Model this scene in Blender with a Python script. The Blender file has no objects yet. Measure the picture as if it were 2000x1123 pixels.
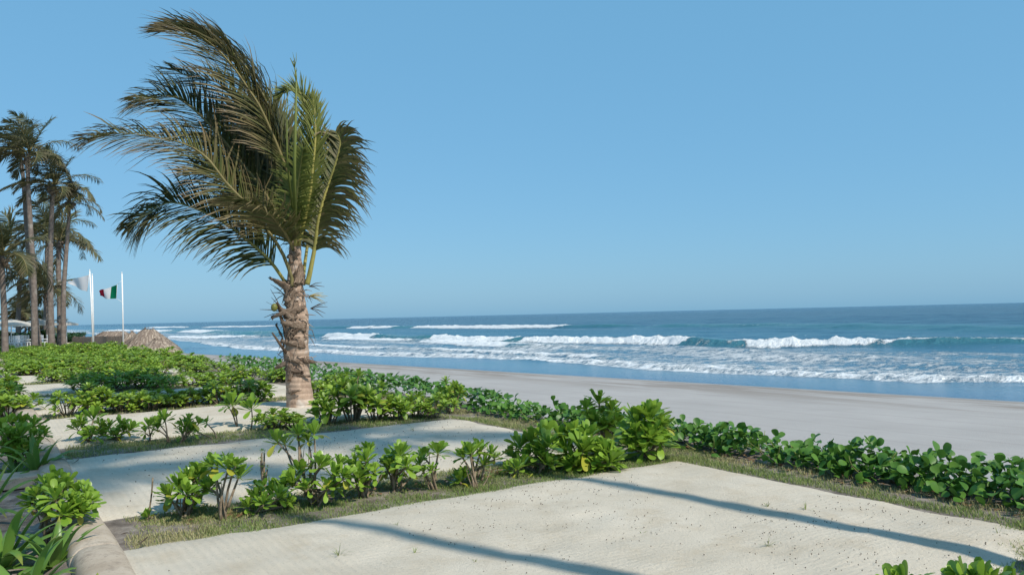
import bpy, math, random
import numpy as np
from mathutils import Vector, Matrix, Quaternion
R = math.radians
rnd = random.Random(7)
nr = np.random.RandomState(11)
scene = bpy.context.scene
COL = scene.collection

# ------------------------------------------------------------------ camera, light, exposure
PITCH, ROLL = math.atan(52.5/1570.), math.atan(.0237)
cam_d = bpy.data.cameras.new('camera'); cam_d.sensor_width = 36; cam_d.lens = 36*1570/2000
cam_d.clip_start = .05; cam_d.clip_end = 30000
cam = bpy.data.objects.new('camera', cam_d); COL.objects.link(cam)
fw = Vector((0, math.cos(PITCH), math.sin(PITCH))); up0 = Vector((0, -math.sin(PITCH), math.cos(PITCH)))
upv = up0*math.cos(ROLL) + Vector((1, 0, 0))*math.sin(ROLL); rt = fw.cross(upv)
cam.matrix_world = Matrix(((rt.x, upv.x, -fw.x, 0), (rt.y, upv.y, -fw.y, 0), (rt.z, upv.z, -fw.z, 1.65), (0, 0, 0, 1)))
scene.camera = cam
SUN_EL = R(46); SUN_H = Vector((.73, -.68)).normalized()
SUN = Vector((SUN_H.x*math.cos(SUN_EL), SUN_H.y*math.cos(SUN_EL), math.sin(SUN_EL)))
world = bpy.data.worlds.new('World'); scene.world = world; world.use_nodes = True
wn = world.node_tree; wn.nodes.clear()
sky = wn.nodes.new('ShaderNodeTexSky'); sky.sky_type = 'NISHITA'; sky.sun_disc = False
sky.sun_elevation = SUN_EL; sky.sun_rotation = math.atan2(SUN_H.x, SUN_H.y)
sky.altitude = 0; sky.air_density = 1.0; sky.dust_density = .9; sky.ozone_density = 3.5
bg = wn.nodes.new('ShaderNodeBackground'); bg.inputs['Strength'].default_value = .12
wo = wn.nodes.new('ShaderNodeOutputWorld')
mixs = wn.nodes.new('ShaderNodeMix'); mixs.data_type = 'RGBA'; mixs.inputs[0].default_value = .72
mixs.inputs[7].default_value = (1.10, 3.12, 5.0, 1)          # even blue of the hazy coastal sky
wn.links.new(sky.outputs[0], mixs.inputs[6]); wn.links.new(mixs.outputs[2], bg.inputs[0]); wn.links.new(bg.outputs[0], wo.inputs[0])
sun_d = bpy.data.lights.new('sun', 'SUN'); sun_d.energy = 3.9; sun_d.angle = R(1.4); sun_d.color = (1, .93, .82)
sun = bpy.data.objects.new('sun', sun_d); COL.objects.link(sun)
sun.rotation_euler = SUN.to_track_quat('Z', 'Y').to_euler(); sun.location = SUN*60
vs = scene.view_settings; vs.view_transform = 'Standard'; vs.look = 'None'; vs.exposure = 0.27; vs.gamma = 1; vs.use_curve_mapping = False
scene.cycles.use_denoising = True
scene.cycles.max_bounces = 6; scene.cycles.transparent_max_bounces = 8

# ------------------------------------------------------------------ node helpers and materials
class NT:
    def __init__(s, name, rough=.8, spec=.3):
        s.m = bpy.data.materials.new(name); s.m.use_nodes = True; s.t = s.m.node_tree; s.t.nodes.clear()
        s.out = s.n('OutputMaterial'); s.p = s.n('BsdfPrincipled')
        s.p.inputs['Roughness'].default_value = rough; s.p.inputs['Specular IOR Level'].default_value = spec
        s.l(s.p.outputs[0], s.out.inputs[0])
    def n(s, k, **kw):
        x = s.t.nodes.new('ShaderNode'+k)
        for a, b in kw.items(): setattr(x, a, b)
        return x
    def l(s, a, b): s.t.links.new(a, b)
    def geo(s): return s.n('NewGeometry').outputs['Position']
    def noise(s, vec, scale, detail=4, rough=.55, dist=0):
        x = s.n('TexNoise'); x.inputs['Scale'].default_value = scale; x.inputs['Detail'].default_value = detail
        x.inputs['Roughness'].default_value = rough; x.inputs['Distortion'].default_value = dist
        if vec is not None: s.l(vec, x.inputs['Vector'])
        return x.outputs[0]
    def ramp(s, fac, stops):
        x = s.n('ValToRGB'); e = x.color_ramp.elements
        while len(e) < len(stops): e.new(.5)
        for i, (p, c) in enumerate(stops):
            e[i].position = p; e[i].color = (c if len(c) == 4 else (*c, 1)) if not isinstance(c, (int, float)) else (c, c, c, 1)
        s.l(fac, x.inputs[0]); return x.outputs[0]
    def mix(s, fac, a, b, blend='MIX'):
        x = s.n('Mix', data_type='RGBA', blend_type=blend)
        for i, v in ((0, fac), (6, a), (7, b)):
            if hasattr(v, 'is_output'): s.l(v, x.inputs[i])
            elif i == 0: x.inputs[0].default_value = v
            else: x.inputs[i].default_value = (*v, 1)
        return x.outputs[2]
    def math(s, op, a, b=None, c=None, clamp=False):
        x = s.n('Math', operation=op, use_clamp=clamp)
        for i, v in enumerate((a, b, c)):
            if v is None: continue
            if hasattr(v, 'is_output'): s.l(v, x.inputs[i])
            else: x.inputs[i].default_value = v
        return x.outputs[0]
    def mapping(s, vec, scale=(1, 1, 1), rot=(0, 0, 0)):
        x = s.n('Mapping'); x.inputs['Scale'].default_value = scale; x.inputs['Rotation'].default_value = rot
        s.l(vec, x.inputs[0]); return x.outputs[0]
    def attr(s, name): return s.n('Attribute', attribute_name=name).outputs['Fac']
    def bump(s, h, strength=.5, dist=.02, normal=None):
        x = s.n('Bump'); x.inputs['Strength'].default_value = strength; x.inputs['Distance'].default_value = dist
        s.l(h, x.inputs['Height'])
        if normal is not None: s.l(normal, x.inputs['Normal'])
        return x.outputs[0]
    def color(s, c):
        if hasattr(c, 'is_output'): s.l(c, s.p.inputs['Base Color'])
        else: s.p.inputs['Base Color'].default_value = (*c, 1)
    def normal(s, n): s.l(n, s.p.inputs['Normal'])

def leaf_mat(name, dark, light, yellow, transl=.35, rough=.38, spec=.45, per_object=False):
    t = NT(name, rough, spec)
    rv = t.n('ObjectInfo').outputs['Random'] if per_object else t.attr('tone')
    nz = t.noise(t.geo(), 3.0, 2)
    f = t.math('ADD', t.math('MULTIPLY', rv, .7), t.math('MULTIPLY', nz, .35), clamp=True)
    c = t.mix(f, dark, light)
    c = t.mix(t.attr('dry'), c, yellow)
    t.color(c)
    tr = t.n('BsdfTranslucent'); t.l(t.mix(.5, c, light), tr.inputs[0])
    mx = t.n('MixShader'); mx.inputs[0].default_value = transl
    t.l(t.p.outputs[0], mx.inputs[1]); t.l(tr.outputs[0], mx.inputs[2]); t.l(mx.outputs[0], t.out.inputs[0])
    return t.m

M = {}
M['leaf'] = leaf_mat('shrub_leaf', (.12, .235, .022), (.29, .44, .055), (.55, .48, .05), .3, .33, .5, per_object=True)
M['leaf_bulk'] = leaf_mat('shrub_foliage', (.13, .24, .025), (.32, .455, .06), (.52, .47, .07), .34)
M['leaf_yellow'] = leaf_mat('yellow_leaf', (.36, .36, .04), (.5, .48, .08), (.5, .35, .05), .3)
M['vine'] = leaf_mat('vine_leaf', (.045, .135, .022), (.13, .27, .04), (.4, .36, .06), .25, .42, .35, per_object=True)
M['vine_bulk'] = leaf_mat('vine_foliage', (.045, .13, .024), (.11, .24, .04), (.4, .36, .06), .25, .42, .35)
M['lily'] = leaf_mat('strap_leaf', (.075, .165, .03), (.19, .33, .06), (.48, .33, .06), .3, .35, .4)
M['frond'] = leaf_mat('palm_frond', (.034, .054, .013), (.085, .112, .028), (.26, .175, .10), .18, .5, .3)
M['frond_young'] = leaf_mat('young_palm_frond', (.10, .14, .03), (.22, .25, .06), (.30, .23, .10), .3, .45, .3)
M['frond_far'] = leaf_mat('far_palm_frond', (.04, .056, .02), (.09, .11, .04), (.155, .118, .072), .2, .55, .3)
M['hedge'] = leaf_mat('hedge_leaf', (.02, .05, .015), (.05, .11, .03), (.2, .2, .05), .2)
M['dune_green'] = leaf_mat('dune_leaf', (.1, .16, .05), (.2, .26, .09), (.4, .36, .2), .25)

def simple(name, c1, c2, scale=8, rough=.85, spec=.2, bump=0, bdist=.01, stretch=(1, 1, 1), detail=5):
    t = NT(name, rough, spec); v = t.mapping(t.n('TexCoord').outputs['Object'], stretch)
    nz = t.noise(v, scale, detail, .62)
    t.color(t.ramp(nz, [(.32, c1), (.68, c2)]))
    if bump: t.normal(t.bump(nz, bump, bdist))
    return t.m
M['stem'] = simple('shrub_stem', (.12, .085, .055), (.3, .24, .17), 30, .85, .2, .5, .004)
M['green_stem'] = simple('green_stem', (.14, .16, .05), (.26, .28, .09), 20)
M['petiole'] = simple('petiole', (.20, .19, .05), (.42, .36, .10), 6, .5, .4, 0, .01, (1, 1, .3))
M['petiole_dry'] = simple('rachis', (.13, .115, .045), (.25, .205, .085), 6, .6, .3)
M['sheath'] = simple('dry_sheath', (.25, .17, .12), (.52, .395, .285), 9, .85, .15, .7, .02, (1, 1, .35))
M['sheath_dark'] = simple('old_sheath', (.16, .11, .08), (.34, .25, .18), 9, .9, .1, .7, .02, (1, 1, .35))
M['grass'] = leaf_mat('grass_blade', (.10, .165, .036), (.235, .325, .085), (.45, .385, .21), .3, .6, .2)
M['white_paint'] = simple('white_paint', (.74, .74, .74), (.8, .8, .79), 3, .4, .4)
M['canvas'] = leaf_mat('umbrella_canvas', (.68, .65, .6), (.78, .75, .7), (.7, .7, .7), .35, .9, .1)
M['wood'] = simple('weathered_wood', (.16, .115, .09), (.40, .31, .25), 5, .9, .1, .4, .01, (3, 3, .4))
M['thatch'] = leaf_mat('thatch', (.17, .13, .105), (.34, .27, .215), (.5, .42, .33), .05, .9, .1)
M['post'] = simple('palapa_post', (.1, .07, .05), (.2, .15, .11), 5)
M['coconut'] = simple('coconut', (.12, .13, .03), (.22, .22, .05), 6, .5, .4)
M['twig'] = simple('dry_twig', (.05, .035, .025), (.13, .09, .06), 20)
M['spike'] = simple('flower_stalk', (.3, .22, .08), (.5, .4, .15), 20)
M['debris'] = simple('seed_debris', (.06, .05, .04), (.17, .14, .105), 60)
M['flag_white'] = leaf_mat('white_flag_cloth', (.72, .72, .74), (.8, .8, .82), (.8, .8, .8), .45, .9, .1)
M['flag_green'] = leaf_mat('green_flag_cloth', (.0, .15, .07), (.01, .17, .08), (0, .1, .05), .35, .9, .1)
M['flag_red'] = leaf_mat('red_flag_cloth', (.36, .012, .035), (.42, .02, .045), (.3, 0, 0), .35, .9, .1)

# palm bark: rings, streaks, pale lichen patches
def bark(name, a, b, pale, rings, rw=.34):
    t = NT(name, .9, .1); pos = t.n('TexCoord').outputs['Object']
    n1 = t.noise(t.mapping(pos, (1, 1, .5)), 7, 6, .65); n2 = t.noise(pos, 2.3, 3)
    c = t.ramp(n1, [(.3, a), (.7, b)])
    c = t.mix(t.ramp(n2, [(.56, 0), (.66, 1)]), c, pale)
    w = t.n('TexWave', bands_direction='Z'); w.inputs['Scale'].default_value = rings; w.inputs['Distortion'].default_value = 3.5
    w.inputs['Detail'].default_value = 3; t.l(pos, w.inputs[0])
    c = t.mix(t.math('MULTIPLY', t.ramp(w.outputs[0], [(.0, 1), (.25, 0)]), rw), c, (a[0]*.5, a[1]*.5, a[2]*.5))
    t.color(c); h = t.math('ADD', t.math('MULTIPLY', w.outputs[0], rw), n1)
    t.normal(t.bump(h, .7, .03)); return t.m
M['bark'] = bark('palm_bark', (.27, .185, .135), (.52, .39, .295), (.56, .50, .44), 3.2)
M['bark_far'] = bark('far_palm_bark', (.12, .097, .085), (.245, .20, .172), (.26, .235, .21), 1.1, .18)

# ------------------------------------------------------------------ mesh helpers
class MB:
    def __init__(s): s.v = []; s.f = []; s.tone = []; s.dry = []; s.mi = []
    def add(s, verts, faces, tone=0., dry=0., mi=0):
        o = len(s.v); s.v.extend(tuple(p) for p in verts)
        n = len(verts)
        s.tone.extend(tone if isinstance(tone, (list, tuple)) else [tone]*n); s.dry.extend(dry if isinstance(dry, (list, tuple)) else [dry]*n)
        for f in faces: s.f.append(tuple(i+o for i in f)); s.mi.append(mi)
    def mesh(s, name, mats, smooth=True):
        me = bpy.data.meshes.new(name); me.from_pydata(s.v, [], s.f)
        for m in (mats if isinstance(mats, (list, tuple)) else [mats]): me.materials.append(m)
        for nm, dat in (('tone', s.tone), ('dry', s.dry)):
            a = me.attributes.new(nm, 'FLOAT', 'POINT'); a.data.foreach_set('value', np.array(dat, dtype=np.float32))
        me.polygons.foreach_set('material_index', np.array(s.mi, dtype=np.int32))
        me.polygons.foreach_set('use_smooth', np.full(len(s.f), smooth)); me.update()
        return me
    def build(s, name, mats, parent=None, loc=None, smooth=True):
        return link(name, s.mesh(name, mats, smooth), parent, loc)
def link(name, me, parent=None, loc=None, mat=None):
    o = bpy.data.objects.new(name, me); COL.objects.link(o)
    if parent is not None: o.parent = parent
    if mat is not None: o.matrix_basis = mat
    elif loc is not None: o.location = loc
    return o
def tag(o, label, cat, group=None, kind=None):
    o['label'] = label; o['category'] = cat
    if group: o['group'] = group
    if kind: o['kind'] = kind
    return o
def thing(name, loc, label, cat, group=None, rz=0):
    o = bpy.data.objects.new(name, None); COL.objects.link(o); o.location = loc; o.rotation_euler = (0, 0, rz)
    o.empty_display_size = .1
    return tag(o, label, cat, group)
def structure(name, me):
    o = link(name, me); o['kind'] = 'structure'; return o
def np_mesh(name, verts, faces, mats, attrs=None, smooth=True):
    verts = np.asarray(verts, np.float32); faces = np.asarray(faces, np.int32); k = faces.shape[1]
    me = bpy.data.meshes.new(name); me.vertices.add(len(verts)); me.vertices.foreach_set('co', verts.ravel())
    me.loops.add(faces.size); me.loops.foreach_set('vertex_index', faces.ravel())
    me.polygons.add(len(faces)); me.polygons.foreach_set('loop_start', np.arange(0, faces.size, k, dtype=np.int32))
    me.polygons.foreach_set('use_smooth', np.full(len(faces), smooth))
    for m in (mats if isinstance(mats, (list, tuple)) else [mats]): me.materials.append(m)
    for nm, dat in (attrs or {}).items():
        a = me.attributes.new(nm, 'FLOAT', 'POINT'); a.data.foreach_set('value', np.asarray(dat, np.float32).ravel())
    me.update(calc_edges=True); me.validate(); return me
def grid_faces(nu, nv):
    i = np.arange((nu-1)*(nv-1)); a = (i//(nv-1))*nv + i % (nv-1)
    return np.stack([a, a+1, a+nv+1, a+nv], 1)
def frame(d, upish=Vector((0, 0, 1))):
    d = d.normalized(); s = d.cross(upish)
    if s.length < 1e-4: s = d.cross(Vector((1, 0, 0)))
    s.normalize(); return d, s, s.cross(d).normalized()
def tube(mb, pts, rad, n=6, tone=0., mi=0, cap=True, jitter=0., flat=1.):
    pts = [Vector(p) for p in pts]; vs_ = []; fs = []
    for i, p in enumerate(pts):
        d = pts[min(i+1, len(pts)-1)] - pts[max(i-1, 0)]
        _, s, u = frame(d, Vector((.13, 1, .1)) if abs(d.normalized().z) > .5 else Vector((0, 0, 1)))
        r = rad[i] if isinstance(rad, (list, tuple)) else rad
        for k in range(n):
            a = 2*math.pi*k/n; rr = r*(1+rnd.uniform(-jitter, jitter))
            vs_.append(p + s*(math.cos(a)*rr) + u*(math.sin(a)*rr*flat))
    for i in range(len(pts)-1):
        for k in range(n):
            fs.append((i*n+k, i*n+(k+1) % n, (i+1)*n+(k+1) % n, (i+1)*n+k))
    if cap: fs.append(tuple(range((len(pts)-1)*n, len(pts)*n))); fs.append(tuple(reversed(range(n))))
    mb.add(vs_, fs, tone, 0., mi)
def box(mb, c, s, rz=0, mi=0):
    cx, cy, cz = c; ca, sa = math.cos(rz), math.sin(rz); v = []
    for z in (-.5, .5):
        for x, y in ((-.5, -.5), (.5, -.5), (.5, .5), (-.5, .5)):
            X, Y = x*s[0], y*s[1]; v.append((cx+X*ca-Y*sa, cy+X*sa+Y*ca, cz+z*s[2]))
    mb.add(v, [(3, 2, 1, 0), (4, 5, 6, 7), (0, 1, 5, 4), (1, 2, 6, 5), (2, 3, 7, 6), (3, 0, 4, 7)], mi=mi)
def spline(pts, n):
    P = [Vector(p) for p in pts]; P = [P[0]*2-P[1]] + P + [P[-1]*2-P[-2]]; out = []; m = len(P)-3
    for i in range(n+1):
        t = i/n*m; k = min(int(t), m-1); t -= k; a, b, c, d = P[k:k+4]
        out.append(.5*((2*b) + (c-a)*t + (2*a-5*b+4*c-d)*t*t + (3*b-a-3*c+d)*t**3))
    return out
def vnoise(x, y, seed=0):
    xi = np.floor(x).astype(np.int64); yi = np.floor(y).astype(np.int64); fx = x-xi; fy = y-yi
    fx = fx*fx*(3-2*fx); fy = fy*fy*(3-2*fy)
    def h(a, b):
        n = (a*374761393 + b*668265263 + seed*974711) & 0x7fffffff
        n = ((n ^ (n >> 13))*1274126177) & 0x7fffffff
        return ((n ^ (n >> 16)) & 0xffff)/65535.
    return (h(xi, yi)*(1-fx)+h(xi+1, yi)*fx)*(1-fy) + (h(xi, yi+1)*(1-fx)+h(xi+1, yi+1)*fx)*fy
def fbm(x, y, seed=0, o=4):
    s = 0; a = .5
    for i in range(o): s = s + a*vnoise(x*2**i, y*2**i, seed+i); a *= .5
    return s
def sst(a, b, x): t = np.clip((x-a)/(b-a), 0, 1); return t*t*(3-2*t)

# ------------------------------------------------------------------ the site: u runs along the kerb, v towards the sea
KU = Vector((-.55, .835, 0)).normalized(); KV = Vector((KU.y, -KU.x, 0))
def uv(u, v, z=0.): return KU*u + KV*v + Vector((0, 0, z))
def to_uv(x, y): return x*KU.x + y*KU.y, x*KV.x + y*KV.y
ROW0, STEP = 6.5, 4.86
def row_u(n): return ROW0 + STEP*(n-1)
def v_shore(u): return np.maximum(34 - .14*u, 9.5)
def height(u, v):
    s = v_shore(u) - v
    beach = -2 + .05*s + .035*(fbm(u*.09, v*.25, 5)-.5)*np.clip(s, 0, 6)/2
    top = 0.03*(fbm(u*.7, v*.7, 3)-.5)
    top = top - .10*sst(.55, .35, v)*sst(-6, -.5, v)
    k = sst(7.4, 10.2, v + .7*(fbm(u*.35, v*.1, 9)-.5))
    return top*(1-k) + np.minimum(beach, 0)*k
def gz(x, y):
    u, v = to_uv(x, y); return float(height(np.array([u]), np.array([v]))[0])

# ground sheet (garden soil, bank and beach in one)
def sand_color(t, pos):
    return pos
t = NT('ground', .95, .1); pos = t.geo()
g_v = t.n('VectorMath', operation='DOT_PRODUCT'); t.l(pos, g_v.inputs[0]); g_v.inputs[1].default_value = KV
g_u = t.n('VectorMath', operation='DOT_PRODUCT'); t.l(pos, g_u.inputs[0]); g_u.inputs[1].default_value = KU
vv = g_v.outputs['Value']; uu = g_u.outputs['Value']
beach_c = t.ramp(t.noise(pos, .35, 6, .6), [(.3, (.33, .312, .298)), (.7, (.385, .366, .35))])
comb = t.n('CombineXYZ'); t.l(t.math('MULTIPLY', uu, .10), comb.inputs[0]); t.l(t.math('MULTIPLY', vv, .55), comb.inputs[1])
wrack = t.noise(comb.outputs[0], 1.0, 7, .68, .6)
vs_n = t.math('SUBTRACT', t.math('SUBTRACT', 34, t.math('MULTIPLY', uu, .14)), vv)   # metres to the water
band = t.math('MULTIPLY', t.ramp(t.math('DIVIDE', vs_n, 20), [(.0, 0), (.05, 1), (.22, .75), (.45, 0)]), t.ramp(wrack, [(.42, 0), (.55, 1)]))
beach_c = t.mix(t.math('MULTIPLY', band, .72), beach_c, (.18, .148, .12))
wet = t.ramp(t.math('DIVIDE', vs_n, 10), [(.02, 1), (.09, 0)])
beach_c = t.mix(t.math('MULTIPLY', wet, .6), beach_c, (.2, .185, .18))
tw = t.n('TexWave', bands_direction='X'); tw.inputs['Scale'].default_value = .16; tw.inputs['Distortion'].default_value = 1.5; tw.inputs['Detail'].default_value = 1
cb2 = t.n('CombineXYZ'); t.l(vv, cb2.inputs[0]); t.l(t.math('MULTIPLY', uu, .15), cb2.inputs[1]); t.l(cb2.outputs[0], tw.inputs[0])
track = t.ramp(tw.outputs[0], [(.0, 1), (.035, 0)])
beach_c = t.mix(t.math('MULTIPLY', track, .28), beach_c, (.25, .23, .215))
soil_c = t.ramp(t.noise(pos, 5, 8, .7), [(.3, (.09, .074, .064)), (.52, (.21, .18, .155)), (.7, (.36, .32, .28))])
far_c = t.ramp(t.noise(pos, .8, 5), [(.35, (.13, .12, .06)), (.7, (.33, .30, .22))])
soil_c = t.mix(t.ramp(t.math('DIVIDE', uu, 100), [(.2, 0), (.4, 1)]), soil_c, far_c)
t.l(t.math('SUBTRACT', .95, t.math('MULTIPLY', wet, .65)), t.p.inputs['Roughness'])
isb = t.ramp(t.math('DIVIDE', t.math('ADD', vv, t.math('MULTIPLY', t.noise(pos, 1.2, 4), 1.2)), 20), [(.40, 0), (.445, 1)])
t.color(t.mix(isb, soil_c, beach_c))
t.normal(t.bump(t.noise(pos, 14, 8, .72), .55, .035))
M['ground'] = t.m
us = np.concatenate([np.linspace(-60, -3, 40), np.arange(-2.8, 26, .14), np.linspace(26.2, 60, 120), np.geomspace(61, 4000, 60)])
vs_l = np.concatenate([-np.geomspace(3000, 3, 34), np.arange(-2.5, 13, .11), np.linspace(13.1, 40, 110), np.linspace(42, 120, 14)])
Ug, Vg = np.meshgrid(us, vs_l, indexing='ij'); Zg = height(Ug, Vg)
inrow = sst(.0, .15, (Ug-ROW0+STEP*40) % STEP)*sst(1.0, .8, (Ug-ROW0+STEP*40) % STEP)*sst(.85, 1.0, Vg)*sst(6.7, 6.5, Vg)*(Ug < 40)
Zg = Zg + .075*(fbm(Ug*4.5, Vg*4.5, 33)-.42)*inrow
Zg = Zg + .05*(fbm(Ug*3.1, Vg*3.1, 21)-.45)*sst(6.35, 6.8, Vg)*sst(8.2, 7.2, Vg)
XY = Ug[..., None]*np.array(KU) + Vg[..., None]*np.array(KV); XY[..., 2] += Zg
structure('ground', np_mesh('ground', XY.reshape(-1, 3), grid_faces(len(us), len(vs_l))[:, ::-1], M['ground']))

# sand beds: one raked sheet per bed, a touch above the soil
t = NT('raked_sand', .95, .1); pos = t.geo()
g_v = t.n('VectorMath', operation='DOT_PRODUCT'); t.l(pos, g_v.inputs[0]); g_v.inputs[1].default_value = KV
g_u = t.n('VectorMath', operation='DOT_PRODUCT'); t.l(pos, g_u.inputs[0]); g_u.inputs[1].default_value = KU
cb = t.n('CombineXYZ'); t.l(g_v.outputs['Value'], cb.inputs[0]); t.l(t.math('MULTIPLY', g_u.outputs['Value'], .6), cb.inputs[1])
w1 = t.n('TexWave', bands_direction='X'); w1.inputs['Scale'].default_value = 4.8; w1.inputs['Distortion'].default_value = 1.1; w1.inputs['Detail'].default_value = 2; w1.inputs['Detail Scale'].default_value = 2
t.l(cb.outputs[0], w1.inputs[0])
cbb = t.n('CombineXYZ'); t.l(g_u.outputs['Value'], cbb.inputs[0]); t.l(t.math('MULTIPLY', g_v.outputs['Value'], .4), cbb.inputs[1])
w2 = t.n('TexWave', bands_direction='X'); w2.inputs['Scale'].default_value = 5.6; w2.inputs['Distortion'].default_value = 2.5; w2.inputs['Detail'].default_value = 2
t.l(cbb.outputs[0], w2.inputs[0])
big = t.noise(pos, .55, 3)
rk = t.mix(t.ramp(t.math('DIVIDE', t.math('ADD', g_v.outputs['Value'], t.math('MULTIPLY', big, .8)), 10), [(.24, 0), (.275, 1)]), w1.outputs[0], w2.outputs[0])
fine = t.noise(pos, 38, 7, .75)
amp = t.math('ADD', t.ramp(t.noise(pos, 1.1, 4), [(.38, .04), (.66, .2)]), t.ramp(t.math('DIVIDE', t.math('ADD', g_v.outputs['Value'], t.math('MULTIPLY', big, .8)), 10), [(.24, .5), (.275, 0)]))
hh = t.math('ADD', t.math('MULTIPLY', t.math('MULTIPLY', rk, amp), .75), t.math('MULTIPLY', fine, 1.25))
nz = t.noise(pos, .9, 6, .6)
c = t.ramp(nz, [(.3, (.505, .445, .355)), (.7, (.625, .56, .462))])
c = t.mix(t.math('MULTIPLY', t.ramp(t.noise(pos, 2.3, 6, .7), [(.50, 0), (.68, 1)]), .6), c, (.46, .385, .285))
c = t.mix(t.ramp(t.noise(pos, 70, 2), [(.60, 0), (.70, .6)]), c, (.34, .29, .23))
t.color(c); t.normal(t.bump(hh, .7, .016)); M['sand'] = t.m
def sand_bed(u0, u1, v0, v1, seed, step):
    ul = np.arange(u0, u1+step/2, step); vl = np.arange(v0, v1+step/2, step)
    a, b = np.meshgrid(ul, vl, indexing='ij')
    e = np.minimum(np.minimum(a-u0, u1-a), np.minimum(b-v0+.3, v1-b))
    z = height(a, b)*.3 + .048 + .05*(fbm(a*1.4, b*1.4, seed)-.5) + .022*(fbm(a*5, b*5, seed+4)-.5)
    z = z*sst(-.02, .45, e) - .035*sst(.10, .0, e)
    aa = a + (a-(u0+u1)/2)/(u1-u0)*.5*(fbm(b*2.2, a*.1, seed+1)-.5)*sst(1.0, .0, np.minimum(a-u0, u1-a))
    bb = b + .3*(fbm(a*2.2, b*.1, seed+2)-.5)*sst(.8, 0, v1-b)
    P = aa[..., None]*np.array(KU) + bb[..., None]*np.array(KV); P[..., 2] += z
    structure('sand_bed', np_mesh('sand_bed', P.reshape(-1, 3), grid_faces(len(ul), len(vl))[:, ::-1], M['sand']))
for n in range(0, 9):
    sand_bed(row_u(n)+(.8 if n < 1 else .95 if n < 3 else 1.0), row_u(n+1)+.06, .75, 6.42, 30+n, .06 if n == 0 else .12)

# sea ---------------------------------------------------------------
SEA = -2.0
SHORE_T = Vector((-.66, .75, 0)).normalized()
def sea_uv(p): return to_uv(p[0], p[1])
def crest(pts):     # crest line given as points on the sea -> v as a function of u
    q = sorted(sea_uv(p) for p in pts); return np.array([a for a, b in q]), np.array([b for a, b in q])
th = np.radians(np.concatenate([np.arange(-47, -32, .35), np.arange(-32, 36, .125), np.arange(36, 62, .5)]))
rr = np.concatenate([np.arange(22, 130, .3), np.geomspace(130.6, 330, 200), np.geomspace(336, 12000, 60)])
TH, RR = np.meshgrid(th, rr, indexing='ij'); X = np.sin(TH)*RR; Y = np.cos(TH)*RR
Us = X*KU.x + Y*KU.y; Vs = X*KV.x + Y*KV.y
fade = 1/(1+(RR/500)**2)
Zs = np.zeros_like(X); foam = np.zeros_like(X); teal = np.zeros_like(X)
dsh = Vs - v_shore(Us)
calm = sst(0, 14, dsh)
for (wl, amp, ang, sd) in ((19, .13, .05, 1), (11, .07, -.25, 2), (6.3, .045, .4, 3), (3.4, .03, -.5, 4), (1.9, .018, .7, 5)):
    ph = (Vs*math.cos(ang) + Us*math.sin(ang))*2*math.pi/wl + 5*vnoise(Us/40, Vs/30, sd)
    Zs += amp*np.sin(ph)*calm*(fade if wl > 5 else fade*np.exp(-RR/250))*(.4+.9*vnoise(Us/15, Vs/9, sd+20))
def wave(pts, H, broke, back=9., front=2.2, foam_back=5., lo=None, hi=None, amount=1., fr_foam=1.):
    """pts: crest line on the sea; broke: list of (u0,u1) stretches of white water"""
    global Zs, foam, teal
    cu, cv = crest(pts); vc = np.interp(Us, cu, cv) + 1.6*(fbm(Us*.12, Us*0, 77)-.5) + warp*min(1., front*.6)
    ends = sst(cu[0]-6, cu[0]+2, Us)*sst(cu[-1]+6, cu[-1]-2, Us)
    d = Vs - vc                                   # >0 seaward (back of the wave)
    hh_ = H*ends*(.8+.4*vnoise(Us/7, Us*0, 14))
    prof = np.where(d > 0, np.exp(-(d/back)**2*2.2), np.exp(-(d/front)**2*2.5))
    trough = -.18*np.exp(-((d+front*1.6)/(front*1.2))**2)
    Zs = np.maximum(Zs, 0)*0 + Zs*(1-.6*prof*ends) + hh_*(prof + trough)
    br = np.zeros_like(Us)
    uw = Us + 3*warp
    for a, b in broke: br = np.maximum(br, sst(a-1.5, a+.8, uw)*sst(b+1.5, b-.8, uw))
    lump = fbm(Us*.9, Vs*.9, 41, 4)
    f = br*ends*np.where(d > 0, np.exp(-(d/foam_back)**2), np.exp(-(d/(front*1.15*fr_foam))**2*1.2))
    Zs += br*ends*prof*((lump-.45)*.9 + (fbm(Us*2.6, Vs*2.6, 47, 3)-.45)*.5)*min(H+.15, 1.1)
    foam = np.maximum(foam, np.clip(f*1.25*amount, 0, 1))
    teal = np.maximum(teal, .8*ends*(1-br)*np.where(d > .3, np.exp(-((d-.3)/1.2)**2), np.exp(-(d/(front*1.3))**2))*min(1, H)*(.55+.6*vnoise(Us/5, Vs/3, 88)))
warp = 1.5*(fbm(Us*.55, Vs*.3, 91, 4)-.47) + .7*(fbm(Us*2.1, Vs*1.2, 95, 3)-.45)
def ur(*ps): r = [sea_uv(p)[0] for p in ps]; return (min(r), max(r))
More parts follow.
